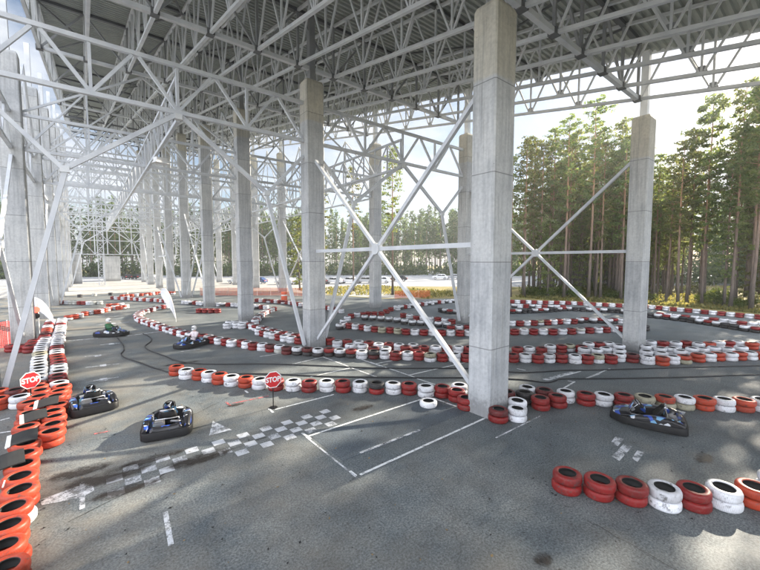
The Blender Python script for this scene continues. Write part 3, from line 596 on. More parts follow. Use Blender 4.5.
ROWS = {
 'F': "8,3.49,rr 8.32,2.97,rr 8.68,2.49,rr 9.04,2.01,ww 9.49,1.62,rr 9.98,1.27,ww 10.53,0.88,oo 11.41,0.64,ww",
 'G': "2.84,18.01,oo 3.09,17.17,ww 3.48,16.72,oo 3.74,16.14,ww 4.02,15.62,oo 4.32,15.05,ww 4.71,14.55,oo 5.09,13.99,ww 5.54,13.47,rr 6.03,13.02,ww 6.48,12.52,rr 7.03,12.15,ww 7.48,11.7,rr 7.96,11.26,ww 8.38,10.76,kr 8.86,10.35,ww 9.31,9.92,rr 9.62,9.34,ww 10.06,8.93,rr",
 'GC': "10.67,8.64,ww 10.16,8.34,rr 9.85,7.68,rr 9.88,6.45,dr 10.99,6.46,ww 10.37,6.11,ww 11.44,7.15,dr 11.87,6.72,kk 12.44,6.96,ww 12.68,6.41,dr 11.81,6.11,rr 12.46,5.85,rr 13.14,5.86,ww",
 'G2': "13.42,5.33,rr 13.86,4.92,ww 14.32,4.44,rr 14.74,3.95,vw 15.24,3.5,ov 15.67,3.07,wv 16.12,2.65,oo 16.53,2.21,ww 16.97,1.79,oo 17.45,1.39,ww",
 'H': "5.45,24.8,rr 5.65,24.24,ww 5.76,23.65,rr 5.97,23.09,ww 6.22,22.55,rr 6.38,21.97,ww 6.85,21.6,rr 6.93,21.01,ww 7.12,20.45,rr 7.45,19.96,ww 7.7,19.42,dr 8.01,18.91,wg 8.19,18.34,dd 8.55,17.87,wk 8.93,17.41,dk 9.27,16.91,wk 9.76,16.58,rk 10.13,16.11,wk 10.54,15.64,rk 10.81,15.1,ww 11.3,14.76,kd 11.77,14.39,ww 12.02,13.84,rr 12.5,13.49,ww 12.95,13.1,rr 13.21,12.56,vw 13.7,12.21,rr 14.13,11.78,ww 14.59,11.41,rr 16.35,9.93,rr 16.8,9.53,ww 17.18,9.07,rr 17.69,8.76,ww 18.16,8.39,rr 18.5,7.9,ww 18.95,7.51,rr 19.49,7.25,vw 19.87,6.79,rr 20.56,6.67,ww 20.94,6.2,dr 21.13,5.63,ww 21.44,5.12,oo 22.12,4.88,ww 22.65,4.54,ov 23.58,4.19,oo 24.14,3.88,ww 24.69,3.63,oo 25.12,3.22,ww 25.67,2.97,oo 26.18,2.65,ww 26.57,2.2,oo",
 'H2': "11.17,18.86,rr 11.13,17.98,ww 11.7,17.79,rr 11.19,16.74,ww 12,17.08,ww 11.68,16.2,ww 12.45,16.65,rr 12.55,15.91,ww 11.78,15.37,rr 13.07,15.61,rr 12.3,14.95,ww 13.37,15.1,ww 13.29,14.46,rr 13.98,14.62,ww 13.41,13.81,rw 14.05,13.86,rr 14.55,13.46,ww 15.04,13.08,rr 15.51,12.71,ww 15.87,12.23,rr 17.82,10.57,rr 18.35,10.2,ww 18.76,9.7,rr 19.68,9.72,ww 20.11,9.3,rr 20.69,9.14,vw 20.9,8.58,rr 21.95,8.63,ww 20.41,8.25,ww 22.45,8.3,rr 20.74,7.75,ww 22.94,7.96,ww 21.41,7.56,ww 22.72,7.4,ww 21.56,6.98,ww",
 'H3': "25.26,6.63,ww 25.68,6.13,rr 26.05,5.64,ww 26.81,5.34,rr 26.77,4.75,ww 27.35,4.4,oo 28.23,4.16,ww 28.7,3.79,rr 29.22,3.49,ww 29.27,2.9,oo 29.87,2.53,ww 22.35,6.03,ww 23.72,6.38,ww 23.73,5.78,ww 22.59,5.44,ww 24.19,5.39,ww 24.96,4.71,ww 23.81,4.92,ww 25.42,4.34,ww 26.16,4.02,ww 26.45,3.5,ww 27.45,3.14,ww",
 'I': "14.27,22.72,wk 14.83,23.07,ww 15.01,22.51,rr 15.16,21.93,ww 15.42,21.4,rr 15.43,20.81,ww 15.67,20.27,rr 15.84,19.7,vv 16.26,19.28,rr 16.47,18.72,vv 16.73,18.19,rr 17.14,17.75,ww 17.54,17.3,rr 17.96,16.87,ww 18.38,16.44,rr 18.83,16.04,ww 19.25,15.61,rr 19.74,15.27,ww 22.49,13.55,rr 23.03,13.21,ww 23.55,12.8,rr 24.06,12.39,ww 24.53,11.97,rr 25.08,11.58,ww 25.72,11.26,rr 26.36,10.94,gw 27.02,10.61,rr 27.59,10.3,ww 28.2,10.02,rr 28.88,9.78,ww 29.47,9.51,rr 31.2,8.56,kk",
 'I2': "25.45,15.63,ww 25.87,15.2,rr 26.4,14.92,ww 26.92,14.63,rr 27.47,14.4,vw 27.99,14.09,rr 28.55,13.9,ww 29.12,13.73,rr 29.57,13.33,ww 30.08,13.02,rr 30.83,12.86,wk 31.54,12.79,rk 31.71,12.22,wk 32.2,11.88,rk 32.28,11.29,wk 32.87,11.16,rk 33.22,10.68,ww",
 'I3': "15.55,24.17,ww 16.7,25.33,ww 17.83,26.5,rr 18.53,26.58,ww 19.14,26.58,rr 19.76,26.6,rr 20.22,26.23,rr 20.81,25.93,rr 22.13,26.84,rr 23.44,27.74,rr 24.41,27.81,ww",
 'I4': "18.23,24.97,wk 18.63,24.37,wk 18.95,23.68,wk 19.26,23.02,wk 19.49,22.28,wk 19.48,21.37,wk 19.64,20.61,wk 20.02,20.06,wk 20.4,19.52,wk 20.66,18.83,wk 20.96,18.24,wk",
 'I5': "21.68,23.91,rr 21.6,23.04,ww 21.42,22,rr 21.61,21.42,ww 21.94,20.88,ww 22.34,20.42,rr 22.25,19.57,ww 22.44,19.01,rr 20.07,17.09,rr 20.58,16.79,ww 21.19,16.52,rr",
 'LW': "-1.18,7.64,oo -1.26,8.27,oo -1.3,8.89,oo -1.29,9.52,ow -1.29,10.15,oo -1.34,10.78,oo -1.38,11.41,oo -1.42,12.04,oo -1.43,12.67,oo -1.57,13.36,oo -1.56,13.99,oo -1.56,14.61,oo -1.6,15.21,oo -1.5,15.8,oo -1.06,16.58,oo -1,17.2,oo -0.96,17.8,oo -1.06,18.39,wo -1.13,18.99,rr -1.15,19.6,rr -1.18,20.23,wr -1.19,20.85,ww -1.23,21.48,ww -1.27,22.11,rw -1.31,22.74,rw -1.35,23.37,oo -1.4,24,oo -1.44,24.63,ww -1.47,25.25,ww -1.5,25.88,rr -1.53,26.51,rr -1.56,27.14,ww -1.58,27.77,ww -1.59,28.41,wr -1.62,29.03,wr -1.59,29.67,ww -1.66,30.29,ww -1.67,30.92,wr -1.68,31.55,wr -1.69,32.18,ww -1.7,32.81,ww -1.71,33.44,ww -1.72,34.07,ww -1.74,34.7,ww -1.75,35.33,rw -1.78,35.96,rw -1.8,36.59,ww -1.81,37.22,ww -1.82,37.85,wr -1.83,38.48,wr -1.84,39.11,wr",
 'LW2': "-1.01,13.16,oo -0.99,13.76,oo -0.99,14.36,oo -1.05,14.96,oo -0.96,15.55,oo -1.71,16.36,oo -1.54,16.93,oo -1.54,17.66,oo -1.64,18.25,oo -1.71,18.84,oo -1.74,19.48,ww -1.77,20.12,ww -1.82,20.75,ww -1.87,21.37,ww -1.92,22,ww -1.97,22.63,ww -2.01,23.26,ww -2.04,23.89,ww -2.08,24.52,vw -2.11,25.15,vw -2.14,25.78,ww -2.17,26.4,ww -2.2,27.03,ww -2.19,27.66,ww -2.17,28.26,ww -2.21,28.89,ww -2.18,29.62,ww -2.29,30.21,rr -2.31,30.81,rr -2.33,31.44,dr -2.35,32.07,dr -2.37,32.7,ow -2.39,33.33,ow -2.41,33.96,ow -2.43,34.59,wr -2.45,35.22,wr -2.46,35.85,rw -2.47,36.48,rw -2.48,37.11,rw -2.48,37.74,ww -2.48,38.37,ww",
 'L0': "-2.58,17.51,oo -2.24,18.29,do -2.02,17.29,ww -2.72,18.65,oo -3.53,28.28,rr -3.11,27.85,rr -2.72,27.39,rr -2.7,28.53,rr -2.68,29.28,rr",
 'LL': "-1.52,40.58,ow -1.11,41.02,oo -0.8,41.53,ww -0.42,42.84,oo -0.08,43.33,ww 0.46,43.6,oo 0.71,44.14,ww 1.01,44.66,oo 1.27,45.29,ww 1.44,45.87,oo 1.85,46.31,ww 2.29,45.91,oo 2.7,46.34,ow 2.95,47.05,ww 2.62,49.19,ww 2.14,48.84,ow 1.57,49.02,oo",
 'loop': "6.28,44.4,ww 5.86,43.96,rr 5.44,43.51,ww 5.11,43.01,rw 4.81,42.47,ww 4.51,41.95,rr 4.18,41.43,ww 3.9,40.89,rw 3.69,40.32,ww 3.49,39.74,rr 3.38,39.14,ww 3.27,38.54,rw 3.17,37.94,ww 3.11,37.34,rr 3.11,36.73,ww 3.11,36.12,rw 3.15,35.51,ww 3.24,34.91,rr 3.33,34.31,ww 3.43,33.7,rw 3.52,33.1,ww 3.62,32.5,rr 3.72,31.9,ww 3.81,31.29,rw 3.91,30.69,ww 4.03,30.09,rr 4.16,29.5,ww 4.28,28.9,rw 4.41,28.3,ww 4.53,27.71,rr 4.66,27.11,ww 4.79,26.51,rw 4.94,25.92,ww 5.13,25.34,rr",
 'mid_a': "9.29,27.25,rr 9.23,26.65,ww 9.27,26.04,rw 9.39,25.44,ww 9.48,24.84,rr 9.56,24.24,ww 9.62,23.63,rw 9.68,23.02,ww 9.78,22.42,rr 9.93,21.83,ww 10.07,21.24,rw",
 'mid_b': "8.87,24.33,ww 8.95,23.72,rr 9.03,23.12,ww 9.14,22.52,ww 9.26,21.92,rr 9.38,21.32,ww 9.56,20.74,ww 9.78,20.18,rr",
 'mid_c': "14.38,35.14,rr 13.96,34.7,ww 13.54,34.26,ww 13.16,33.79,rr 12.81,33.29,ww 12.46,32.79,ww 12.12,32.28,rr 11.81,31.75,ww 11.5,31.23,ww 11.2,30.7,rr 10.91,30.16,ww 10.64,29.62,ww 10.37,29.07,rr 10.1,28.52,ww",
 'c3foot': "7.83,28.01,ww 8.43,27.88,ww 8.69,27.34,ww",
 'c3foot2': "8.28,29.04,ww 8.71,28.6,ww 9.14,28.15,ww",
 'c4foot': "8.21,38.48,rr 8.66,38.06,rr 9.12,37.64,rr 9.58,37.22,rr",
 'back_a': "16,44.34,rr 16.29,43.8,ww 16.57,43.26,rr 16.85,42.72,dw 17.12,42.18,rr 17.32,41.6,ww 17.51,41.02,rr 17.71,40.44,dw 17.91,39.87,rr 18.03,39.27,ww 18.06,38.67,rr 18.1,38.06,dw 18.14,37.45,rr 18.18,36.84,ww 18.35,36.25,rr 18.52,35.67,dw 18.7,35.08,rr 18.87,34.5,ww 18.94,33.9,rr 18.97,33.29,dw 19.01,32.68,rr 19.05,32.07,ww 19.08,31.46,rr 19.01,30.86,dw 18.93,30.25,rr 18.85,29.65,ww",
 'back_b': "8.58,47.63,ww 8.85,47.08,ww 9.12,46.53,wk 9.4,45.99,rr 9.66,45.44,ww 9.91,44.88,ww 10.16,44.33,wk 10.42,43.77,rr 10.71,43.24,ww 11.1,42.77,ww 11.49,42.31,wk 11.89,41.84,rr 12.28,41.37,ww 12.61,40.87,ww 12.84,40.3,wk 13.08,39.74,rr 13.31,39.18,ww 13.55,38.62,ww 13.78,38.05,wk 14.01,37.49,rr 14.24,36.92,ww",
 'back_c': "2.34,58.96,rr 2.68,58.45,ww 3.02,57.94,oo 3.36,57.44,ww 3.7,56.93,rr 3.98,56.39,ww 4.24,55.84,oo 4.5,55.29,ww 4.76,54.73,rr 5.02,54.18,ww 5.32,53.65,oo 5.66,53.15,ww 6.01,52.64,rr 6.35,52.14,ww 6.6,51.59,oo 6.79,51.01,ww 6.97,50.43,rr 7.15,49.85,ww 7.34,49.26,oo",
 'back_d': "3.44,61.18,oo 4,61.41,ow 4.56,61.65,oo 5.15,61.82,ww 5.74,61.96,oo 6.33,62.11,ow 6.79,62.51,oo 7.24,62.9,ww 7.69,63.3,oo 8.1,63.74,ow 8.69,63.83,oo 9.02,63.32,ww 9.42,62.88,oo 9.83,62.43,ow",
 'back_e': "-2.49,56.15,rr -2.11,55.68,ww -1.73,55.2,gg -1.35,54.72,gg -0.95,54.26,rr -0.55,53.8,rr -0.14,53.34,ww 0.27,52.9,gg 0.87,52.82,gg",
 'back_f': "-1.08,65.16,kk 0.5,66.21,gg 2.37,66.02,kk 4.18,65.52,gg",
 'outer': "39.21,24.11,rr 39.56,23.61,ww 39.91,23.1,rr 40.26,22.6,ww 40.61,22.1,rr 40.96,21.6,ww 41.35,21.13,rr 41.74,20.67,ww 42.13,20.2,rr 42.53,19.74,ww 42.92,19.27,rr 43.18,18.73,ww 43.39,18.15,rr 43.59,17.58,ww 43.79,17,rr 44,16.43,ww 44.24,15.87,rr 44.47,15.3,ww 44.71,14.74,rr 45.01,14.21,ww 45.31,13.68,rr 45.61,13.15,ww 45.87,12.61,rr 45.79,12.01,ww 45.71,11.4,rr 45.62,10.8,ww 45.54,10.19,rr 45.48,9.59,ww 45.43,8.98,rr 45.38,8.37,ww 45.33,7.76,rr 45.24,7.16,ww 45.16,6.56,rr 45.07,5.95,ww 45.01,5.35,rr 44.96,4.74,ww 44.91,4.13,rr 44.86,3.52,ww",
 'outer_l': "24.71,28.33,ww 25.31,28.3,wk 25.9,28.4,rr 26.49,28.49,ww 27.09,28.58,wk 27.69,28.69,ww 28.29,28.79,wk 28.89,28.89,rr 29.5,28.95,ww 30.11,29,wk 30.71,29.05,ww 31.32,29.11,wk 31.93,29.1,rr 32.54,29.07,ww 33.15,29.04,wk 33.76,29.01,ww 34.34,28.89,wk 34.85,28.56,rr 35.37,28.23,ww 35.88,27.9,wk",
 'isle_a': "26.89,24.19,kk 26.83,23.59,wk 26.78,22.98,rk 27.14,22.5,wk 27.69,22.26,kk 28.27,22.05,kk 28.84,21.84,wk 29.29,21.44,rk 29.72,21.01,wk 30.16,20.58,kk 30.59,20.15,kk 31.02,19.72,wk 31.45,19.28,rk 31.94,18.93,wk 32.5,18.69,kk 33.06,18.44,kk 33.61,18.2,wk 34.17,17.95,rk 34.73,17.71,wk 35.32,17.54,kk 35.91,17.39,kk 36.49,17.24,wk 37.08,17.1,rk 37.59,16.79,wk 37.9,16.28,kk 38.22,15.76,kk 38.5,15.22,wk 38.79,14.68,rk 39.09,14.15,wk 39.4,13.63,kk 39.71,13.12,kk 39.58,12.53,wk 39.33,11.99,rk 39.08,11.44,wk 38.83,10.88,kk 38.71,10.29,kk 38.67,9.68,wk 38.61,9.08,rk 38.47,8.48,wk 38.34,7.89,kk 38.11,7.32,kk 37.87,6.76,wk 37.63,6.2,rk 37.38,5.65,wk 37.04,5.14,kk 36.72,4.63,kk 36.55,4.04,wk 36.38,3.46,rk 36.29,2.85,wk",
 'isle_b': "39.79,9.84,rr 39.75,9.23,ww 39.71,8.62,ww 39.68,8.01,rr 39.7,7.4,ww 39.69,6.79,ww 39.63,6.18,rr 39.56,5.58,ww 39.33,5.02,ww 39.04,4.49,rr 38.91,3.9,ww 38.82,3.29,ww",
 'isle_c': "35.53,21.59,wk 35.91,21.12,ww 36.29,20.64,rr 36.66,20.16,wk 37.02,19.66,ww 37.38,19.16,rr 37.74,18.68,wk 38.18,18.25,ww 38.61,17.82,rr",
}

# ------------------------------------------------------------------ tyres
TR,TW=.302,.2
PROF=[(.185,.012),(.20,0),(.255,-.004+.006),(.283,.016),(.298,.045),(TR,.075),(TR,.125),(.298,.155),(.283,.184),(.255,.198),(.20,.2),(.185,.188),(.178,.17),(.235,.14),(.25,.1),(.235,.06),(.178,.03)]
PMI=[0]*11+[1]*6
tm=MB().lathe(PROF,36,PMI,closed=True).mesh('tyre',[M['tyre'],M['rubber']]); tm.polygons.foreach_set('use_smooth',[True]*len(tm.polygons))
bm_=bmesh.new(); bm_.from_mesh(tm); bmesh.ops.recalc_face_normals(bm_,faces=bm_.faces); bm_.to_mesh(tm); bm_.free()
CN={'r':'red','d':'dark red','w':'white','g':'grimy grey','o':'sun-tinted red','k':'black','v':'olive grey'}
RD={'F':'lower right corner row','G':'row behind the standing STOP sign','GC':'heap at nearest column','G2':'row behind the right kart','H':'front of the double row','H2':'rear of the double row','H3':'heap beside the right column','LW':'inner line of left wall','LW2':'outer line of left wall','L0':'group by the left edge leg','loop':'hairpin loop under the tilted white flag','I':'long arc behind the double row','mid_a':'line curving to the second column','mid_b':'inner line curving to the second column','c3foot':'white ring at the third column foot','c3foot2':'rear white ring at the third column foot','c4foot':'red line at the fourth column foot','I3':'arc end left of the slim column','I4':'black footed line inside the arc','I5':'short line inside the arc','I2':'upper line behind the arc at right'}
FW=Vector((math.sin(R(38.5)),math.cos(R(38.5)),0))
allst=[]
for rn,s in ROWS.items():
    L=[t.split(',') for t in s.split()]
    L=[(float(a),float(b),c) for a,b,c in L]
    # order of the stacks from left to right as seen
    az=sorted(range(len(L)),key=lambda i: math.atan2(L[i][0],L[i][1]))
    if rn in('LW','LW2'): az=sorted(range(len(L)),key=lambda i: math.hypot(L[i][0],L[i][1]))
    rank={i:k for k,i in enumerate(az)}
    for i,(x,y,c) in enumerate(L):
        d=x*FW.x+y*FW.y
        if d<2: continue
        px=380+366*(x*math.cos(R(38.5))-y*math.sin(R(38.5)))/d
        vis= -25<px<785 and 261+366*4.6/d<590
        allst.append((math.hypot(x,y) if vis else 999,x,y,c,rn,rank[i]))
allst.sort()
NEAR=150
def colvar(c):
    b=TC[c]; f=rnd.uniform(.8,1.12)
    return tuple(min(1,v*f) for v in b)
for d,x,y,c,rn,k in allst[:NEAR]:
    if d>900: continue
    single = rn=='GC' and c=='ww' and False
    for lvl in (0,1):
        ch=c[0] if lvl else c[1]; o=link('tyre',tm); ox,oy=rnd.uniform(-.018,.018),rnd.uniform(-.018,.018)
        o.location=(x+ox,y+oy,lvl*(TW+.001)+.0005); o.rotation_euler=(0,0,rnd.uniform(0,6.28)); f=rnd.uniform(.965,1.02); o.scale=(f*rnd.uniform(.98,1.02),f,rnd.uniform(.95,1.0))
        if lvl: o.rotation_euler=(rnd.uniform(-.035,.035),rnd.uniform(-.035,.035),o.rotation_euler[2]); o.location.z+=.006
        o.color=(*colvar(ch),1)
        frm='from near end' if rn in('LW','LW2') else 'from left'
        tag(o,'%s %s tyre, %s stack %s, %s'%('upper' if lvl else 'lower',CN[ch],nth(k),frm,RD.get(rn,'row across the track')),'tyre','painted tyres lining the track')
# a single white tyre lying in front of the nearest column
o=link('tyre',tm); o.location=(9.0,8.63,.0005); o.color=(.76,.77,.8,1); tag(o,'single white tyre lying flat in front of the line just left of the nearest column','tyre','painted tyres lining the track')
# the far ones: one object
prof2=[(.185,.01),(.24,0),(.29,.03),(TR,.1),(.29,.17),(.24,.2),(.185,.19),(.19,.02)]
keys='rdwgokv'; fm=[flat_tyre('far_tyre_'+k,TC[k]) for k in keys]+[M['rubber']]
mb=MB()
for d,x,y,c,rn,k in allst[NEAR:]:
    for lvl in (0,1):
        ch=keys.index(c[0] if lvl else c[1]); mb.lathe(prof2,16,[ch]*6+[7],Matrix.Translation((x+rnd.uniform(-.02,.02),y+rnd.uniform(-.02,.02),lvl*.201+.0005)))
o=mb.build('far_tyres',fm,smooth=False); autosmooth(o,50); tag(o,'hundreds of red and white tyres lining the far bends of the track','tyres',kind='stuff')
# rubber flaps laid over the left wall
for (x,y,a,l) in [(-1.62,11.62,.12,'black rubber flap with white edge over the red tyres, nearest of the four'),(-1.5,12.95,.05,'black rubber flap with white edge, second from the near end of the tyre wall'),(-1.42,14.55,.1,'black rubber flap with white edge just before the left STOP sign'),(-1.22,15.75,.0,'black rubber flap lying farthest back, behind the left STOP sign')]:
    e=empty('rubber_flap',(x,y,.405),a); e.rotation_euler=(R(5),R(-7),a); mb=MB(); n=6
    for q in range(n):
        u0,u1=-.28+.56*q/n,-.28+.56*(q+1)/n; z0,z1=.05-.35*u0*u0,.05-.35*u1*u1
        vs=[(u0,-.34,z0),(u1,-.34,z1),(u1,.34,z1),(u0,.34,z0)]; mb.add([(a_,b_,c_+.025) for a_,b_,c_ in vs]+vs,[(0,1,2,3),(7,6,5,4),(0,4,5,1),(2,6,7,3),(1,5,6,2),(3,7,4,0)])
    mb.build('sheet',M['rubber'],e); mb=MB()
    mb.beam((-.27,-.34,.045),(-.27,.34,.045),.09,.03); mb.build('edge_strip',M['white'],e); tag(e,l,'rubber flap','rubber flaps on the tyre wall')
for i,(x,y) in enumerate([(-1.75,8.6),(-1.68,9.25),(-1.62,9.9),(-1.55,10.5)]):
    mb=MB(); mb.beam((0,-.13,.0),(0,.13,.02),.02,.012); tag(mb.build('cable_tie',M['white'],loc=(x,y,.41)),'thin white tie joining red tyres of the left wall, %s from the near end'%nth(i),'tie','white ties on the tyre wall')

# rubber crumbs, leaves and grit blown against the tyre rows
r_=random.Random(4); mb=MB(); src=[p for p in allst[:170] if p[0]<900]
for k in range(1500):
    if k%3: _,x,y,_c,_r,_k=src[r_.randrange(len(src))]; a=r_.uniform(0,6.28); q=.31+abs(r_.gauss(0,.25)); x+=q*math.cos(a); y+=q*math.sin(a)
    else: x,y=r_.uniform(-1,14),r_.uniform(1.5,16)
    z=r_.uniform(.006,.012); a=r_.uniform(0,6.28); l=r_.uniform(.012,.04); w_=l*r_.uniform(.3,.8); u=Vector((math.cos(a),math.sin(a),0)); v_=Vector((-math.sin(a),math.cos(a),0)); c_=Vector((x,y,z))
    mb.add([c_-u*l,c_-v_*w_,c_+u*l+Vector((0,0,.01)),c_+v_*w_],[(0,1,2,3)],0 if k%4 else 1)
tag(mb.build('litter',[M['rubber'],simple('dry_leaves',(.22,.15,.07),.8)],fix=False),'rubber crumbs and dry leaves along the tyre rows','litter',kind='stuff')
# ------------------------------------------------------------------ hoses lying on the track
H1=[(1.26,29.08),(1.39,26.77),(1.37,24.88),(1.17,23.77),(1.31,22.62),(1.79,21.18),(2.08,20.08),(2.38,19.23),(2.85,18.18),(4.71,16.58),(6.08,15.44),(7.97,13.49),(10.89,10.94),(12.56,9.61),(14.02,8.16),(14.48,7.31),(15.08,7.15),(15.49,7.1),(16.77,6.11),(19.66,4.05),(22.9,1.96),(30,-2.7)]
H2=[(2.74,29.57),(2.96,27.92),(2.85,26.48),(2.4,25.14),(2.46,23.86),(2.95,21.83),(3.3,20.32),(4.22,18.91),(6.68,16.96),(8.78,14.86),(10.43,13.11),(13.66,10.46),(14.76,8.84),(15.7,8.17),(16.82,7.59),(18.14,6.62),(21.48,4.44),(24.88,2.15),(32,-2.6)]
def smoothline(P,n=5):
    out=[]; P=[Vector((*p,0)) for p in P]
    for i in range(len(P)-1):
        p0,p1,p2,p3=P[max(i-1,0)],P[i],P[i+1],P[min(i+2,len(P)-1)]
        for k in range(n):
            t=k/n; out.append(.5*((2*p1)+(p2-p0)*t+(2*p0-5*p1+4*p2-p3)*t*t+(3*p1-p0-3*p2+p3)*t**3))
    return out+[P[-1]]
for P,l in ((H1,'black hose on the asphalt, the nearer of two crossing the track'),(H2,'black hose on the asphalt, the farther of two crossing the track')):
    mb=MB(); mb.tube([p+Vector((0,0,.022)) for p in smoothline(P)],.03,6); tag(mb.build('hose',M['hose'],smooth=True),l,'hose','hoses across the track')

# ------------------------------------------------------------------ STOP signs
def textmesh(s,size,name,m,parent,M_):
    cu=bpy.data.curves.new('t','FONT'); cu.body=s; cu.size=size; cu.align_x='CENTER'; cu.align_y='CENTER'; cu.extrude=.003; cu.offset=.0065*size/.2
    o=bpy.data.objects.new('t',cu); COL.objects.link(o); dg=bpy.context.evaluated_depsgraph_get(); me=bpy.data.meshes.new_from_object(o.evaluated_get(dg)); bpy.data.objects.remove(o)
    me.materials.clear(); me.materials.append(m); me.transform(M_); return link(name,me,parent)
def stop_sign(x,y,h,rz,label,tilt=0):
    e=empty('stop_sign',(x,y,0),rz)
    oct_=lambda r:[(r*math.cos(R(22.5+45*k)),r*math.sin(R(22.5+45*k))) for k in range(8)]
    B=Matrix.Translation((0,-.03,h))@Matrix.Rotation(R(90),4,'X')
    MB().prism(oct_(.30),-.004,.004,0,B).build('border',M['white'],e); MB().prism(oct_(.272),.0045,.0065,0,B).build('face',M['red'],e); MB().prism(oct_(.29),-.0068,-.0045,0,B).build('back_plate',M['greyback'],e)
    textmesh('STOP',.215,'lettering',M['white'],e,B@Matrix.Translation((0,0,.0105))@Matrix.Diagonal((.93,1.12,1,1)))
    MB().tube([(0,0,.01),(0,0,h+.2)],.018,8).build('post',M['black'],e); MB().lathe([(.001,0),(.14,0),(.14,.015),(.02,.03),(.001,.03)],16).build('base',M['black'],e)
    tag(e,label,'stop sign')
stop_sign(4.75,11.83,.98,R(-6),'red octagonal STOP sign on black post standing on open asphalt before the tyre row')
stop_sign(-1.72,17.0,.95,R(30),'red octagonal STOP sign rising from the red and white tyre wall at the left')

# ------------------------------------------------------------------ flags, traffic light, floodlight, nets
def feather_flag(x,y,rz,pts_lead,pts_trail,label,foot=.45,curve=.15):
    e=empty('feather_flag',(x,y,0),rz)
    MB().tube([(0,0,0)]+[Vector(p) for p in pts_lead],[.016]*(len(pts_lead)+1),6).build('pole',M['white'],e)
    n=len(pts_lead); mb=MB(); vs=[];
    for s_ in (.006,-.006):
        for a,b in zip(pts_lead,pts_trail):
            for t in range(6):
                q=Vector(a).lerp(Vector(b),t/5); vs.append((q.x,q.y+s_+curve*math.sin(t/5*3.1+q.z*2.2)*.5,q.z))
    W=6; f=[]
    for i in range(n-1):
        for t in range(5):
            a=i*W+t; f.append((a,a+1,a+W+1,a+W)); f.append((n*W+a+W,n*W+a+W+1,n*W+a+1,n*W+a))
    mb.add(vs,f); mb.build('cloth',M['flag'],e,fix=False,smooth=True)
    tag(e,label,'flag','white feather flags')
lead=[(0,0,.35),(-.08,0,.9),(-.2,0,1.5),(-.33,0,2.0),(-.5,0,2.4),(-.66,0,2.65),(-.82,0,2.78),(-1.0,0,2.78),(-1.12,0,2.68)]
trail=[(-.03,0,.3),(-.2,0,.75),(-.45,0,1.15),(-.75,0,1.5),(-.98,0,1.82),(-1.12,0,2.05),(-1.18,0,2.25),(-1.2,0,2.42),(-1.17,0,2.58)]
feather_flag(5.44,33.75,R(-38),lead,trail,'tilted white feather flag standing beside the hairpin of tyres',curve=.12)
leadB=[(0,0,.45),(-.1,0,.9),(-.3,0,1.4),(-.55,0,1.8),(-.85,0,2.1),(-1.15,0,2.28),(-1.4,0,2.33)]
trailB=[(-.02,0,.42),(-.35,0,.75),(-.7,0,1.08),(-1.0,0,1.3),(-1.25,0,1.45),(-1.38,0,1.55),(-1.42,0,1.62)]
feather_flag(-2.15,36.0,R(-38),leadB,trailB,'white feather flag bowed low over the left tyre wall by the traffic light',curve=.1)
e=empty('traffic_light',(-2.75,31.9,0),R(4)); MB().tube([(.1,0,0),(.1,0,2.6)],.03,8).build('pole',M['white'],e)
mb=MB(); mb.box(-.1,-.1,1.4,.1,-.02,2.02); mb.box(.0,-.07,1.62,.1,-.03,1.7); mb.build('housing',M['black'],e,bevel=.02)
for z,nm,mm,kk in ((1.9,'red_lens',M['redlamp'],.2),(1.5,'dark_lens',M['black'],.18)):
    T_=Matrix.Translation((0,-.105,z))@Matrix.Rotation(R(90),4,'X'); MB().lathe([(.001,.03),(kk*.6,.022),(kk,0),(kk,-.03),(.001,-.03)],20,None,T_).build(nm,mm,e)
tag(e,'small traffic light on a white pole showing red beside the tall left column','traffic light')
e=empty('floodlight',(3.55,25.15,11.33),R(20)); MB().beam((0,0,.1),(0,0,-.25),.06).build('bracket',M['steel_dk'],e); mb=MB()
mb.prism([(-.3,-.2),(.3,-.2),(.3,.2),(-.3,.2)],-.5,-.3); mb.add([(-.38,-.28,-.62),(.38,-.28,-.62),(.38,.28,-.62),(-.38,.28,-.62),(-.3,-.2,-.5),(.3,-.2,-.5),(.3,.2,-.5),(-.3,.2,-.5)],[(0,1,5,4),(1,2,6,5),(2,3,7,6),(3,0,4,7),(0,3,2,1)])
mb.build('housing',M['white'],e); tag(e,'white floodlight hanging under the lengthwise pale truss at upper left','floodlight')
def net(name,P,h,m,label,cell=.12,post=True,cat='safety net',group=None):
    e=empty(name,(*P[0],0)); mb=MB(); pm=MB()
    for (ax,ay),(bx,by) in zip(P,P[1:]):
        A=Vector((ax-P[0][0],ay-P[0][1],0)); B=Vector((bx-P[0][0],by-P[0][1],0)); L=(B-A).length; n=max(2,int(L/cell))
        for i in range(n+1):
            p=A.lerp(B,i/n); mb.beam((p.x,p.y,.05),(p.x,p.y,h),.03,.012)
        for k in range(int(h/cell)+1):
            mb.beam((A.x,A.y,.06+k*cell),(B.x,B.y,.06+k*cell),.012,.035)
        for i in range(int(L/2)+1):
            p=A.lerp(B,min(1,i*2/L)); pm.tube([(p.x,p.y+.03,0),(p.x,p.y+.03,h+.1)],.025,6)
    mb.build('mesh',m,e); pm.build('posts',M['steel'],e); tag(e,label,cat,group)
net('safety_net',[(-5.2,28.4),(-3.75,29.95)],1.5,M['redmesh'],'red mesh barrier beside the tall column at the left edge',.09)
net('safety_net',[(12.5,57.5),(17.5,53.8),(22.0,49.8),(24.4,47)],1.1,M['orange'],'long orange net barrier far back behind the column rows',.13)
net('safety_net',[(31.6,36.6),(33.5,36.9),(36.2,34.6)],1.0,M['orange'],'orange net barrier on the grass strip right of the slim columns',.13)
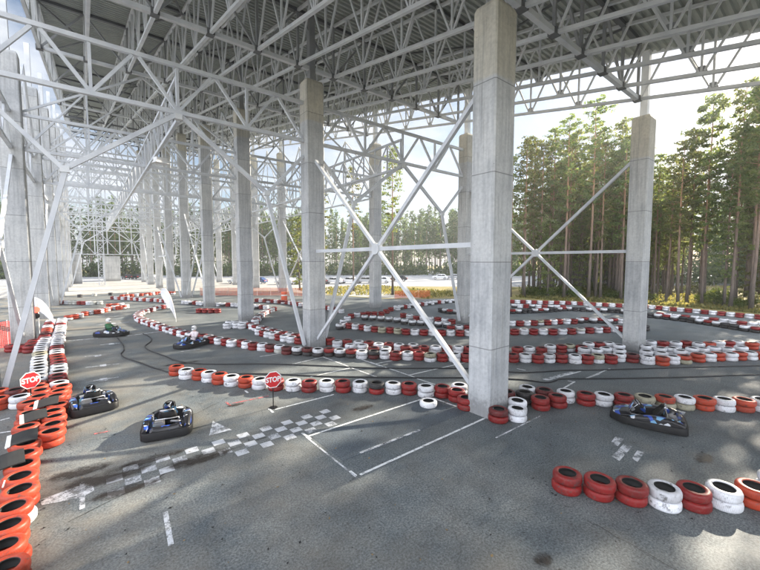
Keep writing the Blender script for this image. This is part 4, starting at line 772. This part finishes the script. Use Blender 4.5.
e=empty('barrel',(19.2,43.6,0)); mb=MB(); mb.lathe([(.001,0),(.36,0),(.38,.05),(.38,.36),(.40,.4),(.38,.44),(.36,.8),(.35,1.08),(.36,1.1),(.001,1.1)],20); mb.build('drum',M['orange'],e,smooth=False); MB().lathe([(.366,.62),(.372,.62),(.366,.78),(.360,.78)],20).build('reflective_band',M['white'],e); tag(e,'orange traffic barrel standing at the far bend','barrel')

# ------------------------------------------------------------------ karts
def ring(poly,t,z0,z1):
    mb=MB(); n=len(poly); c=Vector((0,0,0)); out=[]; inn=[]
    for i,(x,y) in enumerate(poly):
        p=Vector((x,y,0)); a=Vector((*poly[i-1],0)); b=Vector((*poly[(i+1)%n],0)); d=(b-a).normalized(); nn=Vector((d.y,-d.x,0))
        out.append(p); inn.append(p-nn*t)
    vs=[(p.x,p.y,z0) for p in out]+[(p.x,p.y,z1-.02) for p in out]+[(p.x*.985,p.y*.985,z1) for p in out]+[(p.x,p.y,z1) for p in inn]+[(p.x,p.y,z0) for p in inn]
    f=[]
    for r in range(5):
        for i in range(n): f.append((r*n+i,r*n+(i+1)%n,((r+1)%5)*n+(i+1)%n,((r+1)%5)*n+i))
    return mb.add(vs,f)
def outline(n=48):
    P=[]
    for k in range(n):
        t=2*math.pi*k/n; c,s_=math.cos(t),math.sin(t); ex=.55 if c>0 else .28
        x=math.copysign(abs(c)**ex,c); y=math.copysign(abs(s_)**ex,s_)
        w=.66-(.2*max(0,x)**2); P.append((x*.93, y*w))
    return P
def kart_master():
    e=empty('go_kart'); P=outline()
    o=ring(P,.06,.04,.25).build('bumper',M['black'],e); autosmooth(o,40)
    MB().prism([(x*.9,y*.9) for x,y in P],.045,.06).build('floor_tray',M['engine'],e)
    # nose fairing
    mb=MB(); prof=[(.86,.24),(.80,.30),(.66,.35),(.52,.38),(.42,.36)]
    vs=[]; W=[.34,.40,.44,.45,.44]
    for (x,z),w in zip(prof,W):
        for q in (-1,-.75,-.3,.3,.75,1): vs.append((x-(.05 if abs(q)==1 else 0),q*w,z-(.09 if abs(q)==1 else .02 if abs(q)==.75 else 0)))
    f=[(r*6+q,r*6+q+1,(r+1)*6+q+1,(r+1)*6+q) for r in range(4) for q in range(5)]
    b0=len(vs); vs+=[(.80,-.3,.1),(.80,.3,.1),(.42,.4,.1),(.42,-.4,.1)]
    f+=[(0,1,2,3,4,5,b0+1,b0),(24,25,26,27,28,29,b0+2,b0+3),(5,11,17,23,29,b0+2,b0+1),(0,6,12,18,24,b0+3,b0)]
    mb.add(vs,f); o=mb.build('nose_fairing',M['livery'],e,bevel=.012); autosmooth(o,40)
    # front panel with its bare number board
    mb=MB(); mb.prism([(-.19,0),(.19,0),(.15,.3),(-.15,.3)],-.012,.012,0,Matrix.Translation((.47,0,.34))@Matrix.Rotation(R(-25),4,'Y')@Matrix.Rotation(R(90),4,'Z')@Matrix.Rotation(R(90),4,'X')); mb.build('front_panel',M['livery'],e,bevel=.01)
    for s_ in (-1,1):
        mb=MB(); st=[(-.84,.46,.60,.14,.34),(-.55,.42,.625,.10,.45),(-.1,.40,.63,.10,.43),(.28,.41,.60,.10,.36),(.46,.43,.55,.12,.28)]
        vs=[]; 
        for x,ya,yb,za,zb in st: vs+=[(x,s_*ya,za),(x,s_*yb,za),(x,s_*(yb-.01),zb-.06),(x,s_*(yb-.06),zb),(x,s_*(ya+.03),zb-.01),(x,s_*ya,zb-.05)]
        f=[(r*6+q,r*6+(q+1)%6,(r+1)*6+(q+1)%6,(r+1)*6+q) for r in range(4) for q in range(6)]+[(0,1,2,3,4,5),(24,25,26,27,28,29)]
        mb.add(vs,f); o=mb.build('side_pod',M['livery'],e,bevel=.012); autosmooth(o,40)
    # rear fairing wraps the engine
    mb=MB(); st=[(-.70,.415,.12,.36),(-.76,.415,.12,.38),(-.84,.41,.12,.36),(-.88,.40,.14,.30)]; vs=[]
    for x,w,za,zb in st: vs+=[(x,-w,za),(x,-w,zb-.08),(x,-w+.08,zb),(x,-w+.2,zb-.03),(x,w-.2,zb-.03),(x,w-.08,zb),(x,w,zb-.08),(x,w,za)]
    f=[(r*8+q,r*8+(q+1)%8,(r+1)*8+(q+1)%8,(r+1)*8+q) for r in range(3) for q in range(8)]+[tuple(range(8)),tuple(range(24,32))]
    mb.add(vs,f); o=mb.build('rear_fairing',M['livery'],e,bevel=.012); autosmooth(o,40)
    mb=MB(); mb.box(-.68,.06,.2,-.46,.34,.40); mb.box(-.66,.1,.403,-.5,.30,.44)
    for k in range(5): mb.box(-.697,.07,.23+k*.03,-.682,.33,.24+k*.03)
    mb.build('engine',M['engine'],e,bevel=.008); mb=MB(); mb.tube([(-.5,-.1,.34),(-.58,-.12,.38),(-.62,-.26,.37),(-.6,-.38,.33)],.035,8); mb.build('exhaust',M['engine'],e,smooth=True)
    # bucket seat
    mb=MB(); st=[(.14,.19,.12,.05),(.0,.21,.08,.10),(-.14,.22,.10,.15),(-.27,.23,.24,.16),(-.35,.23,.42,.13),(-.40,.20,.60,.07)]
    vs=[]
    for k,(x,w,z,hh) in enumerate(st):
        nx,nz=(0,1) if k<3 else (.85,.4)
        for q in (-1,-.8,-.35,.35,.8,1):
            rise=hh*(1 if abs(q)==1 else .45 if abs(q)==.8 else 0); vs.append((x+nx*rise,q*w,z+nz*rise))
    n=len(vs); vs2=[(x-.02,y*1.06,z-.02) for x,y,z in vs]
    f=[(r*6+q,r*6+q+1,(r+1)*6+q+1,(r+1)*6+q) for r in range(5) for q in range(5)]; f2=[tuple(n+i for i in reversed(t)) for t in f]
    rim=[0,1,2,3,4,5,11,17,23,29,35,34,33,32,31,30,24,18,12,6]; f3=[(rim[i],rim[(i+1)%20],n+rim[(i+1)%20],n+rim[i]) for i in range(20)]
    mb.add(vs+vs2,f+f2+f3); mb.build('seat',M['black'],e,smooth=True)
    mb=MB(); mb.tube([(-.36,-.17,.55),(-.42,-.17,.66),(-.42,.17,.66),(-.36,.17,.55)],.02,8); mb.tube([(-.45,-.3,.12),(-.45,-.3,.42),(-.45,.3,.42),(-.45,.3,.12)],.018,8); mb.build('seat_hoop',M['chrome'],e,smooth=True)
    # steering
    Wm=Matrix.Translation((.2,0,.56))@Matrix.Rotation(R(-48),4,'Y'); sw=MB(); sw.tube([Wm@Vector((.15*math.cos(6.2832*k/20),.15*math.sin(6.2832*k/20),0)) for k in range(20)],.016,8,closed=True)
    so=sw.build('steering_wheel',M['black'],e,smooth=True); sp=MB()
    for a in (90,210,330): sp.beam(Wm@Vector((0,0,0)),Wm@Vector((.145*math.cos(R(a)),.145*math.sin(R(a)),0)),.03,.01)
    sp.lathe([(.001,-.012),(.04,-.012),(.04,.014),(.001,.014)],12,None,Wm); sp.build('spokes',M['chrome'],so); MB().tube([(.21,0,.55),(.52,0,.18)],.014,8).build('steering_column',M['chrome'],e)
    mb=MB()
    for s_ in (-1,1): mb.tube([(.75,s_*.2,.09),(.3,s_*.32,.085),(-.2,s_*.3,.085),(-.8,s_*.28,.1)],.016,6)
    mb.tube([(-.52,-.55,.14),(-.52,.55,.14)],.02,8); mb.tube([(.52,-.5,.12),(.52,.5,.12)],.014,8); mb.tube([(-.1,-.3,.09),(-.1,.3,.09)],.016,6); mb.build('chassis_frame',M['chrome'],e,smooth=True)
    for x,y,r,w in ((.52,-.47,.125,.12),(.52,.47,.125,.12),(-.52,-.5,.14,.18),(-.52,.5,.14,.18)):
        we=MB(); W_=Matrix.Translation((x,y,r+.002))@Matrix.Rotation(R(90),4,'X'); h=w/2
        we.lathe([(r*.55,-h),(r*.85,-h),(r,-h*.6),(r,h*.6),(r*.85,h),(r*.55,h)],18,None,W_); wo=we.build('wheel',M['rubber'],e,smooth=True)
        MB().lathe([(.001,-h*.5),(r*.3,-h*.6),(r*.56,-h*.98),(r*.56,h*.98),(r*.3,h*.6),(.001,h*.5)],14,None,W_).build('rim',M['chrome'],wo,smooth=True)
    return e
km=kart_master()
hd=lambda az: R(90-az)
karts=[(1.72,12.45,hd(13),'empty black and blue kart parked nearest the camera at left, beside the oil stains'),
 (-.1,15.85,hd(-6),'empty blue and white kart parked by the red tyre wall near the left STOP sign'),
 (13.35,3.5,math.atan2(.956,-.29),'empty kart parked alone on the right, in front of the tyre row'),
 (1.1,30.2,hd(128),'dark kart far left driven by the person in the green jacket'),
 (4.5,23.6,hd(238),'pale kart driven by the person in the whitish jacket beside the tyre row')]
for i,(x,y,a,l) in enumerate(karts):
    o=km if i==0 else copy_tree(km); o.location=(x,y,0); o.rotation_euler=(0,0,a); o.scale=(1.04,1,1); tag(o,l,'kart','karts on the track')

# ------------------------------------------------------------------ drivers
def driver(x,y,rz,jacket,label,lean):
    # seated: pelvis in the bucket seat, legs forward, both hands on the wheel
    J={'pel':(-.2,0,.26),'sp':(-.29,lean*.02,.46),'ch':(-.34,lean*.05,.68),'nk':(-.32,lean*.07,.86),'hd':(-.29,lean*.08,.96)}
    names=['pel','sp','ch','nk','hd']; vs=[J[n] for n in names]; rad=[(.16,.13),(.15,.12),(.19,.13),(.065,.065),(.085,.095)]; ed=[(0,1),(1,2),(2,3),(3,4)]
    def chain(root,pts,rs):
        p=root
        for q,r in zip(pts,rs): vs.append(q); rad.append((r,r)); ed.append((p,len(vs)-1)); p=len(vs)-1
        return p
    for s_ in (-1,1):
        chain(2,[(-.32,s_*.2+lean*.05,.74),(-.14,s_*.30+lean*.03,.54),(.08,s_*.19,.57),(.15,s_*.145,.60)],[.075,.058,.045,.036])
        chain(0,[(-.12,s_*.12,.24),(.22,s_*.17,.40),(.52,s_*.14,.17),(.62,s_*.14,.22)],[.10,.082,.055,.045])
    me=bpy.data.meshes.new('person'); me.from_pydata(vs,ed,[]); o=bpy.data.objects.new('person',me); COL.objects.link(o)
    sk=o.modifiers.new('skin','SKIN'); sub=o.modifiers.new('sub','SUBSURF'); sub.levels=sub.render_levels=2
    for v,r in zip(me.skin_vertices[0].data,rad): v.radius=r
    me.skin_vertices[0].data[0].use_root=True
    dg=bpy.context.evaluated_depsgraph_get(); me2=bpy.data.meshes.new_from_object(o.evaluated_get(dg)); bpy.data.objects.remove(o)
    me2.materials.clear()
    for m in (jacket,M['trouser'],M['skin'],M['black']): me2.materials.append(m)
    for p in me2.polygons:
        c=p.center; p.use_smooth=True
        p.material_index = 2 if c.z>.83 else 3 if (c.x>.5 or (c.x>.1 and c.z>.52)) else 1 if (c.z<.33 or (c.x>-.06 and c.z<.5 and abs(c.y)<.26)) else 0
    per=link('person',me2); per.location=(x,y,0); per.rotation_euler=(0,0,rz)
    # gloves: palm and five fingers closed on the rim
    for s_ in (-1,1):
        g_=MB(); g_.ball((.165,s_*.146,.605),.042,10,7,0,(1,.7,.9))
        for k,(dz,l_) in enumerate(((.03,.030),(.01,.034),(-.01,.032),(-.03,.026))): g_.tube([(.178,s_*.165,.605+dz),(.2,s_*.17,.61+dz),(.212,s_*.15,.612+dz),(.2,s_*.13,.608+dz)],[.010,.0095,.009,.007],6)
        g_.tube([(.15,s_*.125,.61),(.165,s_*.108,.63),(.185,s_*.105,.64)],[.012,.011,.008],6); g_.build('glove',M['black'],per,smooth=True)
    h=MB(); hx,hy,hz=J['hd']; hz+=.07; h.ball((hx,hy,hz),.148,18,12,0,(1.08,.92,1.02)); h.tube([(hx+.03,hy-.08,hz-.11),(hx+.15,hy,hz-.09),(hx+.03,hy+.08,hz-.11)],[.03,.035,.03],8); hel=h.build('helmet',M['white'],per,smooth=True)
    v=MB(); v.ball((hx+.035,hy,hz+.02),.135,18,10,0,(1.0,.9,.48)); v.build('visor',M['glass'],hel,smooth=True)
    tag(per,label,'person')
driver(1.1,30.2,hd(128),M['green'],'person in green jacket and white helmet driving the far left kart',.6)
driver(4.5,23.6,hd(238),M['whitejacket'],'person in whitish jacket and white helmet driving the pale kart',.3)

# ------------------------------------------------------------------ cars in the car park
def car_master(m,wagon=0):
    e=empty('parked_car'); L=[(-2.1,.35),(-2.15,.62),(-2.05,.88),(-1.75,.95),(-1.35-.45*wagon,1.38),(-.9,1.46),(.15,1.45),(.5,1.36),(1.05,.98),(1.85,.85),(2.1,.66),(2.12,.38)]
    B=MB(); n=len(L); vs=[]
    for s_ in (-1,1):
        for x,z in L:
            w=.86 if z<1.0 else .86-.2*(z-.95)/.5
            vs.append((x,s_*w,z))
    f=[(i,(i+1)%n,n+(i+1)%n,n+i) for i in range(n)]+[tuple(range(n)),tuple(range(2*n-1,n-1,-1))]
    B.add(vs,f); B.build('body',m,e,bevel=.05)
    g=MB()
    for s_ in (-1,1):
        for a,b in ((-1.25-.35*wagon,-.42),(-.36,.72)):
            t=.1 if a<-.4 else 0; vs=[(a-.12,s_*.872,.98),(b+.16 if b>0 else b,s_*.872,.98),(b-.22 if b>0 else b,s_*.745,1.33),(a+.12,s_*.745,1.33)]; vs+=[(x,y*.98,z) for x,y,z in vs]; g.add(vs,[(0,1,2,3),(7,6,5,4),(0,1,5,4),(1,2,6,5),(2,3,7,6),(3,0,4,7)])
    g.build('side_windows',M['glass'],e); g=MB(); g.add([(.53,-.6,1.34),(.53,.6,1.34),(1.02,.74,1.01),(1.02,-.74,1.01),(.51,-.6,1.3),(.51,.6,1.3),(1.0,.74,.97),(1.0,-.74,.97)],[(0,1,2,3),(7,6,5,4),(0,1,5,4),(1,2,6,5),(2,3,7,6),(3,0,4,7)])
    o=g.build('windscreen',M['glass'],e); o.location=(.035,0,.03)
    for x in (-1.3,1.3):
        for s_ in (-1,1):
            W_=Matrix.Translation((x,s_*.8,.32))@Matrix.Rotation(R(90),4,'X'); w=MB().lathe([(.2,-.1),(.3,-.1),(.32,-.05),(.32,.05),(.3,.1),(.2,.1)],16,None,W_).build('wheel',M['rubber'],e,smooth=True)
            MB().lathe([(.001,-.09),(.21,-.105),(.21,.105),(.001,.09)],12,None,W_).build('rim',M['chrome'],w)
    for s_ in (-1,1): MB().ball((2.06,s_*.62,.68),.12,8,6,0,(.5,1.2,.7)).build('headlight',M['white'],e,smooth=True); MB().box(-2.16,s_*.62-.14,.7,-2.05,s_*.62+.14,.86).build('tail_light',M['red'],e)
    return e
paints={'white':simple('white_car_paint',(.75,.76,.78),.25,.04),'silver':simple('silver_car_paint',(.45,.46,.48),.3,.05),'black':simple('black_car_paint',(.02,.02,.025),.2,.05),'blue':simple('blue_car_paint',(.03,.06,.16),.25,.05),'red':simple('red_car_paint',(.35,.03,.03),.25,.05)}
masters={}
cars=[(8.2,122,'black',.1),(10.6,121,'black',.15),(13.0,119,'blue',.1),(12.4,113.6,'silver',.9),(33,74.5,'white',.7),(36.2,72.6,'silver',.75),(39.2,71,'black',.7),(42.2,69.6,'white',.7),(45.6,68.4,'white',.75),(48.8,66.8,'silver',.7),(52.2,65.2,'white',.7),(60,68,'black',.7),(75,68,'white',.75),(78,66,'silver',.7),(81,64,'white',.7),(84,62,'white',.7),(87.5,60,'blue',.7),(29,80,'blue',.7),(26,84,'white',.7)]
cnt={}
for x,y,c,a in cars:
    if c not in masters: masters[c]=car_master(paints[c]); o=masters[c]
    else: o=copy_tree(masters[c])
    o.location=(x,y,-.008); o.rotation_euler=(0,0,a+1.6); far='beyond the hall end' if x<20 else 'in the far car park'
    k=cnt.setdefault((c,x<20),0); cnt[(c,x<20)]+=1
    tag(o,'%s car %s, %s %s one from left'%(c,far,nth(k),c),'car','cars parked beyond the hall')

# ------------------------------------------------------------------ trees
def leafquad(mb,c,s,rr):
    n=Vector((rr.gauss(0,1),rr.gauss(0,1),rr.gauss(0,1)+.4)).normalized(); t=n.cross(Vector((rr.gauss(0,1),rr.gauss(0,1),rr.gauss(0,1)))).normalized(); b=n.cross(t)
    a=s*rr.uniform(.6,1.25); w=a*rr.uniform(.28,.5)
    mb.add([c-t*a,c-b*w,c+t*a,c+b*w],[(0,1,2,3)])
def pine(seed,h,crown0,spread,nb,leaf,per,dead=6):
    rr=random.Random(seed); tr=MB(); cr=MB()
    bend=[(rr.uniform(-.25,.25)*k,rr.uniform(-.25,.25)*k) for k in range(6)]
    ax=lambda z:(Vector((bend[1][0]*math.sin(z/h*2.2),bend[1][1]*math.sin(z/h*2.7),z)))
    r0=.11+.003*h
    tr.tube([ax(h*k/9) for k in range(10)],[r0*(1.25 if k==0 else 1)*(1-.86*k/9)+.012 for k in range(10)],9)
    for k in range(nb):
        t=k/(nb-1); z=h*(crown0+(1-crown0)*t**.9); a=k*2.4+rr.uniform(-.5,.5); L=spread*(.35+.75*math.sin(math.pi*min(1,(1-t)*.72+.1)))*rr.uniform(.55,1.15)
        if t>.93: L*=.6
        up=.1+.55*t; d=Vector((math.cos(a),math.sin(a),up+rr.uniform(-.15,.15))); p0=ax(z); pts=[p0+d*(L*q/3)+Vector((0,0,.08*L*(q/3)**2)) for q in range(4)]
        tr.tube(pts,[.045*(1-t*.6),.034*(1-t*.5),.022,.01],4,caps=False)
        for c_ in range(rr.randint(3,5)):
            q=rr.uniform(.35,1.05); cpos=p0+d*(L*q)+Vector((rr.gauss(0,.28),rr.gauss(0,.28),rr.gauss(.1,.16)))*spread/2.4; R_=rr.uniform(.38,.7)*spread/2.5
            for m_ in range(per):
                v=Vector((rr.gauss(0,1),rr.gauss(0,1),rr.gauss(0,.55))); v=v.normalized()*R_*rr.random()**.5; v.z*=.6; leafquad(cr,cpos+v,leaf,rr)
    for k in range(dead):
        z=h*rr.uniform(.2,crown0); a=rr.uniform(0,6.28); L=rr.uniform(.5,1.4); p0=ax(z); tr.tube([p0,p0+Vector((math.cos(a)*L,math.sin(a)*L,rr.uniform(-.3,.15)))],[.025,.008],4,caps=False)
    return tr.mesh('trunk',M['bark']),cr.mesh('crown',M['pine'])
protos=[pine(3,22,.36,2.1,44,.22,13),pine(5,23.5,.44,2.2,44,.22,13),pine(8,20,.30,2.0,46,.21,13),pine(13,24.5,.50,2.0,38,.22,13),pine(21,17,.2,1.9,46,.2,13,3),pine(34,11,.1,1.6,42,.19,15,0),pine(55,23,.34,2.3,48,.25,17)]
for tm_,_c in protos: tm_.polygons.foreach_set('use_smooth',[True]*len(tm_.polygons))
def plant_tree(x,y,k,sc,label,group):
    e=empty('pine_tree',(x,y,-.03),rnd.uniform(0,6.28)); link('trunk',protos[k][0],e); link('crown',protos[k][1],e); e.scale=(sc,sc,sc*rnd.uniform(.95,1.08)); tag(e,label,'tree',group); return e
FEDGE=[(58,-48),(55,-30),(53.5,-12),(52.9,4),(53.6,8),(54,12),(53.6,16),(51.8,20),(49,24.5),(46.5,28)]
spots=[]
named=[(35.0,41.0,1,.86,'lone pine with tall bare trunk on the grass strip behind the slim columns'),(34.6,50.6,3,.78,'thin bare pine trunk standing left of the lone pine behind the columns'),(28.4,57.9,5,1.05,'young light green pine glimpsed between the middle row columns'),(31.0,55.0,0,.8,'pine seen in the gap right of the young light green tree')]
for x,y,k,sc,l in named: spots.append((x,y)); plant_tree(x,y,k,sc,l,'pines near the hall')
edge=[(53.9,15.4),(54.0,11.7),(54.8,9.7),(53.4,7.1),(52.8,5.5),(50.4,26.6),(47.4,27.3),(46.1,28.6),(50.3,23.2),(51.6,20.6),(52.6,19.5),(53.4,17.4),(55.5,13.2),(54.6,20.9),(52.8,23.9),(56.4,17)]
cand=list(edge)
rr=random.Random(77)
while len(cand)<240:
    t=rr.random()**.85; i=t*(len(FEDGE)-1); a=FEDGE[int(i)]; b=FEDGE[min(int(i)+1,len(FEDGE)-1)]; f=i-int(i); dep=rr.random()**1.25*42
    x=a[0]+(b[0]-a[0])*f+dep*.93+.4; y=a[1]+(b[1]-a[1])*f+dep*.36*(1 if a[1]>5 else .1)
    if a[1]<-8 and rr.random()<.5: continue
    if all((x-p)**2+(y-q)**2>(1.7+dep*.02)**2 for p,q in cand): cand.append((x,y))
KW={0:'broad crowned pine',1:'tall pine with high crown',2:'pine with deep crown',3:'bare trunked pine with small top',4:'bushy younger pine',5:'small young pine',6:'full crowned pine'}
order=sorted(range(len(cand)),key=lambda i: math.atan2(cand[i][0],cand[i][1])); rank={i:k for k,i in enumerate(order)}
for i,(x,y) in enumerate(cand):
    d=0 if i<len(edge) else 1
    k=rr.choice([0,1,2,3,3,1,0] if i<len(edge) else [0,1,2,3,4,0,1,2]); 
    if i>=len(edge) and rr.random()<.2: k=5
    if -1<y<6.5 and i>=len(edge): k=3
    elif y<4.5 and -22<y: k=rr.choice([6,6,3,1])
    elif i>=len(edge) and y<13 and rr.random()<.5: k=6
    azd=math.degrees(math.atan2(x,y)); hs=.80 if 73.5<azd<80 else 1
    plant_tree(x,y,k,rr.uniform(.86,1.0)*hs,'%s %s, %s from the left'%(KW[k],'at the forest edge' if i<len(edge) else 'inside the right hand forest',nth(rank[i])),'pines of the right hand forest')
# far wood: one object
rr=random.Random(5); cr=MB(); tk=MB()
def farpine(x,y,h,lo=.2):
    tk.tube([(x,y,0),(x+rr.uniform(-.3,.3),y,h*.95)],[.2,.04],5,caps=False); c0=rr.uniform(lo,lo+.22)
    for k in range(18):
        t=k/17; z=h*(c0+(1-c0)*t); L=2.3*(1-t*.8)*rr.uniform(.6,1.2)
        for c_ in range(5):
            a=rr.uniform(0,6.28); p=Vector((x+math.cos(a)*L*rr.random()**.5,y+math.sin(a)*L*rr.random()**.5,z+rr.gauss(0,.4)))
            for q in range(6): leafquad(cr,p+Vector((rr.gauss(0,.4),rr.gauss(0,.4),rr.gauss(0,.22))),.5,rr)
for i in range(430):
    az=R(rr.uniform(-34,66)); d=rr.uniform(140,185); 
    if az<R(10): d=rr.uniform(150,190)
    farpine(d*math.sin(az),d*math.cos(az),rr.uniform(19,27))
for i in range(150):
    az=R(rr.uniform(64,104)); d=rr.uniform(112,150); farpine(d*math.sin(az),d*math.cos(az),rr.uniform(15,22),.05)
for i in range(420):
    az=R(rr.uniform(-30,100)); d=rr.uniform(146,152) if az<R(10) else rr.uniform(128,139) if az<R(66) else rr.uniform(100,112); x,y=d*math.sin(az),d*math.cos(az)
    for q in range(75): leafquad(cr,Vector((x+rr.gauss(0,1.3),y+rr.gauss(0,1.2),abs(rr.gauss(1.8,1.6)))),.65,rr)
for i in range(30): farpine(rr.uniform(-75,-45),rr.uniform(60,150),rr.uniform(12,18))
for i in range(26): farpine(rr.uniform(60,95),rr.uniform(34,58)+0,rr.uniform(17,24)) if False else None
fo=MB(); off=len(tk.v); fo.v=tk.v+cr.v; fo.f=tk.f+[tuple(i+off for i in f) for f in cr.f]; fo.m=[1]*len(tk.f)+[0]*len(cr.f)
tag(fo.build('far_forest',[M['farpine'],M['bark']],fix=False),'dark pine forest far beyond the car park','forest',kind='stuff')
# understorey bushes at the forest edge
def bush(seed):
    r_=random.Random(seed); b=MB()
    for k in range(26):
        a=r_.uniform(0,6.28); q=r_.random()**.5; c=Vector((math.cos(a)*q,math.sin(a)*q,.25+r_.random()*1.2*(1-q*.6)))
        for m_ in range(22): leafquad(b,c+Vector((r_.gauss(0,.2),r_.gauss(0,.2),r_.gauss(0,.2))),.13,r_)
    s=MB()
    for k in range(6):
        a=k*1.05; s.tube([(0,0,0),(math.cos(a)*.5,math.sin(a)*.5,.9)],[.02,.006],4,caps=False)
    return b.mesh('foliage',M['bushleaf']),s.mesh('stems',M['bark'])
bp=[bush(1),bush(2),bush(3)]; rr=random.Random(9); bl=[]
for i in range(70):
    t=rr.uniform(2.2,len(FEDGE)-1.01); a=FEDGE[int(t)]; b=FEDGE[int(t)+1]; f=t-int(t); dep=rr.uniform(1,26); bl.append((a[0]+(b[0]-a[0])*f+dep*.93,a[1]+(b[1]-a[1])*f+dep*.36,rr.uniform(.5,1.25)))
bl.sort(key=lambda p: math.atan2(p[0],p[1]))
for i,(x,y,s) in enumerate(bl):
    e=empty('bush',(x,y,-.03),rr.uniform(0,6.28)); k=rr.randrange(3); link('foliage',bp[k][0],e); link('stems',bp[k][1],e); e.scale=(s*1.2,s*1.2,s); tag(e,'yellow green bush under the pines, %s from the left'%nth(i),'bush','bushes under the pines')
# grass on the strip and the forest edge
rr=random.Random(31); g=MB()
for i in range(9000):
    if rr.random()<.4: x,y=rr.uniform(28,46),rr.uniform(30,60)
    else:
        t=rr.uniform(2,len(FEDGE)-1.01); a=FEDGE[int(t)]; b=FEDGE[int(t)+1]; f=t-int(t); dep=rr.random()**1.5*22-3.5; x=a[0]+(b[0]-a[0])*f+dep*.93; y=a[1]+(b[1]-a[1])*f+dep*.36
    if x<46 and y<70 and x*.62+y<63-0 and not(x>35 and y>34+0): continue
    h=rr.uniform(.1,.35); q=Vector((x,y,-.012)); a=rr.uniform(0,3.14); w=Vector((math.cos(a),math.sin(a),0))*rr.uniform(.06,.16); l=Vector((rr.gauss(0,.08),rr.gauss(0,.08),h))
    g.add([q-w,q+w,q+w*.7+l,q-w*.7+l],[(0,1,2,3)])
M['grass']=make_leaf('dry_grass',(.10,.11,.04),(.17,.165,.06),(.25,.22,.09),.7); tag(g.build('grass',M['grass'],fix=False),'dry yellow green grass along the forest edge','grass',kind='stuff')

# ------------------------------------------------------------------ haze volume, added to give a veil of sun glare
hm=bpy.data.materials.new('haze'); hm.use_nodes=True; nt=hm.node_tree; nt.nodes.clear(); out=nt.nodes.new('ShaderNodeOutputMaterial'); pv=nt.nodes.new('ShaderNodeVolumePrincipled')
pv.inputs['Color'].default_value=(.9,.94,1,1); pv.inputs['Density'].default_value=.0007; pv.inputs['Anisotropy'].default_value=.35; nt.links.new(pv.outputs[0],out.inputs['Volume'])
tag(MB().box(-295,-295,-1.0,295,295,38).build('haze',hm),'thin pale haze added as a veil of sun glare','haze',kind='stuff')
# ------------------------------------------------------------------ light, sky, camera
SUN_AZ,SUN_EL=R(90),R(22.5)
w=bpy.data.worlds.new('World'); scene.world=w; w.use_nodes=True; nt=w.node_tree; bg=nt.nodes['Background']
sky=nt.nodes.new('ShaderNodeTexSky'); sky.sky_type='NISHITA'; sky.sun_disc=False; sky.sun_elevation=SUN_EL; sky.sun_rotation=SUN_AZ; sky.air_density=1.; sky.dust_density=.7; sky.ozone_density=1.5
tc=nt.nodes.new('ShaderNodeTexCoord'); mp=nt.nodes.new('ShaderNodeMapping'); mp.inputs['Scale'].default_value=(1,1,2.6); nt.links.new(tc.outputs['Generated'],mp.inputs['Vector'])
cl=ramp(nt,noise(nt,mp.outputs['Vector'],3.1,7,.58),[(.36,(0,0,0)),(.6,(.92,.92,.92))])
vd=nt.nodes.new('ShaderNodeVectorMath'); vd.operation='DOT_PRODUCT'; nt.links.new(tc.outputs['Generated'],vd.inputs[0]); vd.inputs[1].default_value=(-.8,-.6,.1)
west_fill=ramp(nt,vd.outputs['Value'],[(.0,(0,0,0)),(.75,(1,1,1))])  # unseen bright clouds added behind the camera to light columns and steel
skyc=mix(nt,cl,sky.outputs[0],mix(nt,west_fill,(5.6,5.9,6.5),(37,38,41)))
nt.links.new(skyc,bg.inputs['Color']); bg.inputs['Strength'].default_value=.05
s=bpy.data.lights.new('sun','SUN'); s.energy=5.0; s.angle=R(.53); s.color=(1,.90,.74); so=bpy.data.objects.new('sun',s); COL.objects.link(so)
d=Vector((math.sin(SUN_AZ)*math.cos(SUN_EL),math.cos(SUN_AZ)*math.cos(SUN_EL),math.sin(SUN_EL))); so.rotation_euler=d.to_track_quat('Z','Y').to_euler(); so.location=(60,-6,40)
cam=bpy.data.cameras.new('camera'); co=bpy.data.objects.new('camera',cam); COL.objects.link(co); scene.camera=co
co.location=(0,0,5); cam.sensor_width=36; cam.lens=36*366/760; cam.clip_end=2500; cam.clip_start=.05
phi=R(38.5); th=math.atan(24/366); fw=Vector((math.sin(phi)*math.cos(th),math.cos(phi)*math.cos(th),-math.sin(th))); co.rotation_euler=fw.to_track_quat('-Z','Y').to_euler()
vs=scene.view_settings; vs.view_transform='Standard'; vs.look='None'; vs.gamma=1; vs.use_curve_mapping=False; vs.exposure=1.75
scene.cycles.max_bounces=8; scene.cycles.diffuse_bounces=5; scene.cycles.transparent_max_bounces=12; scene.cycles.use_denoising=True
scene.render.film_transparent=False
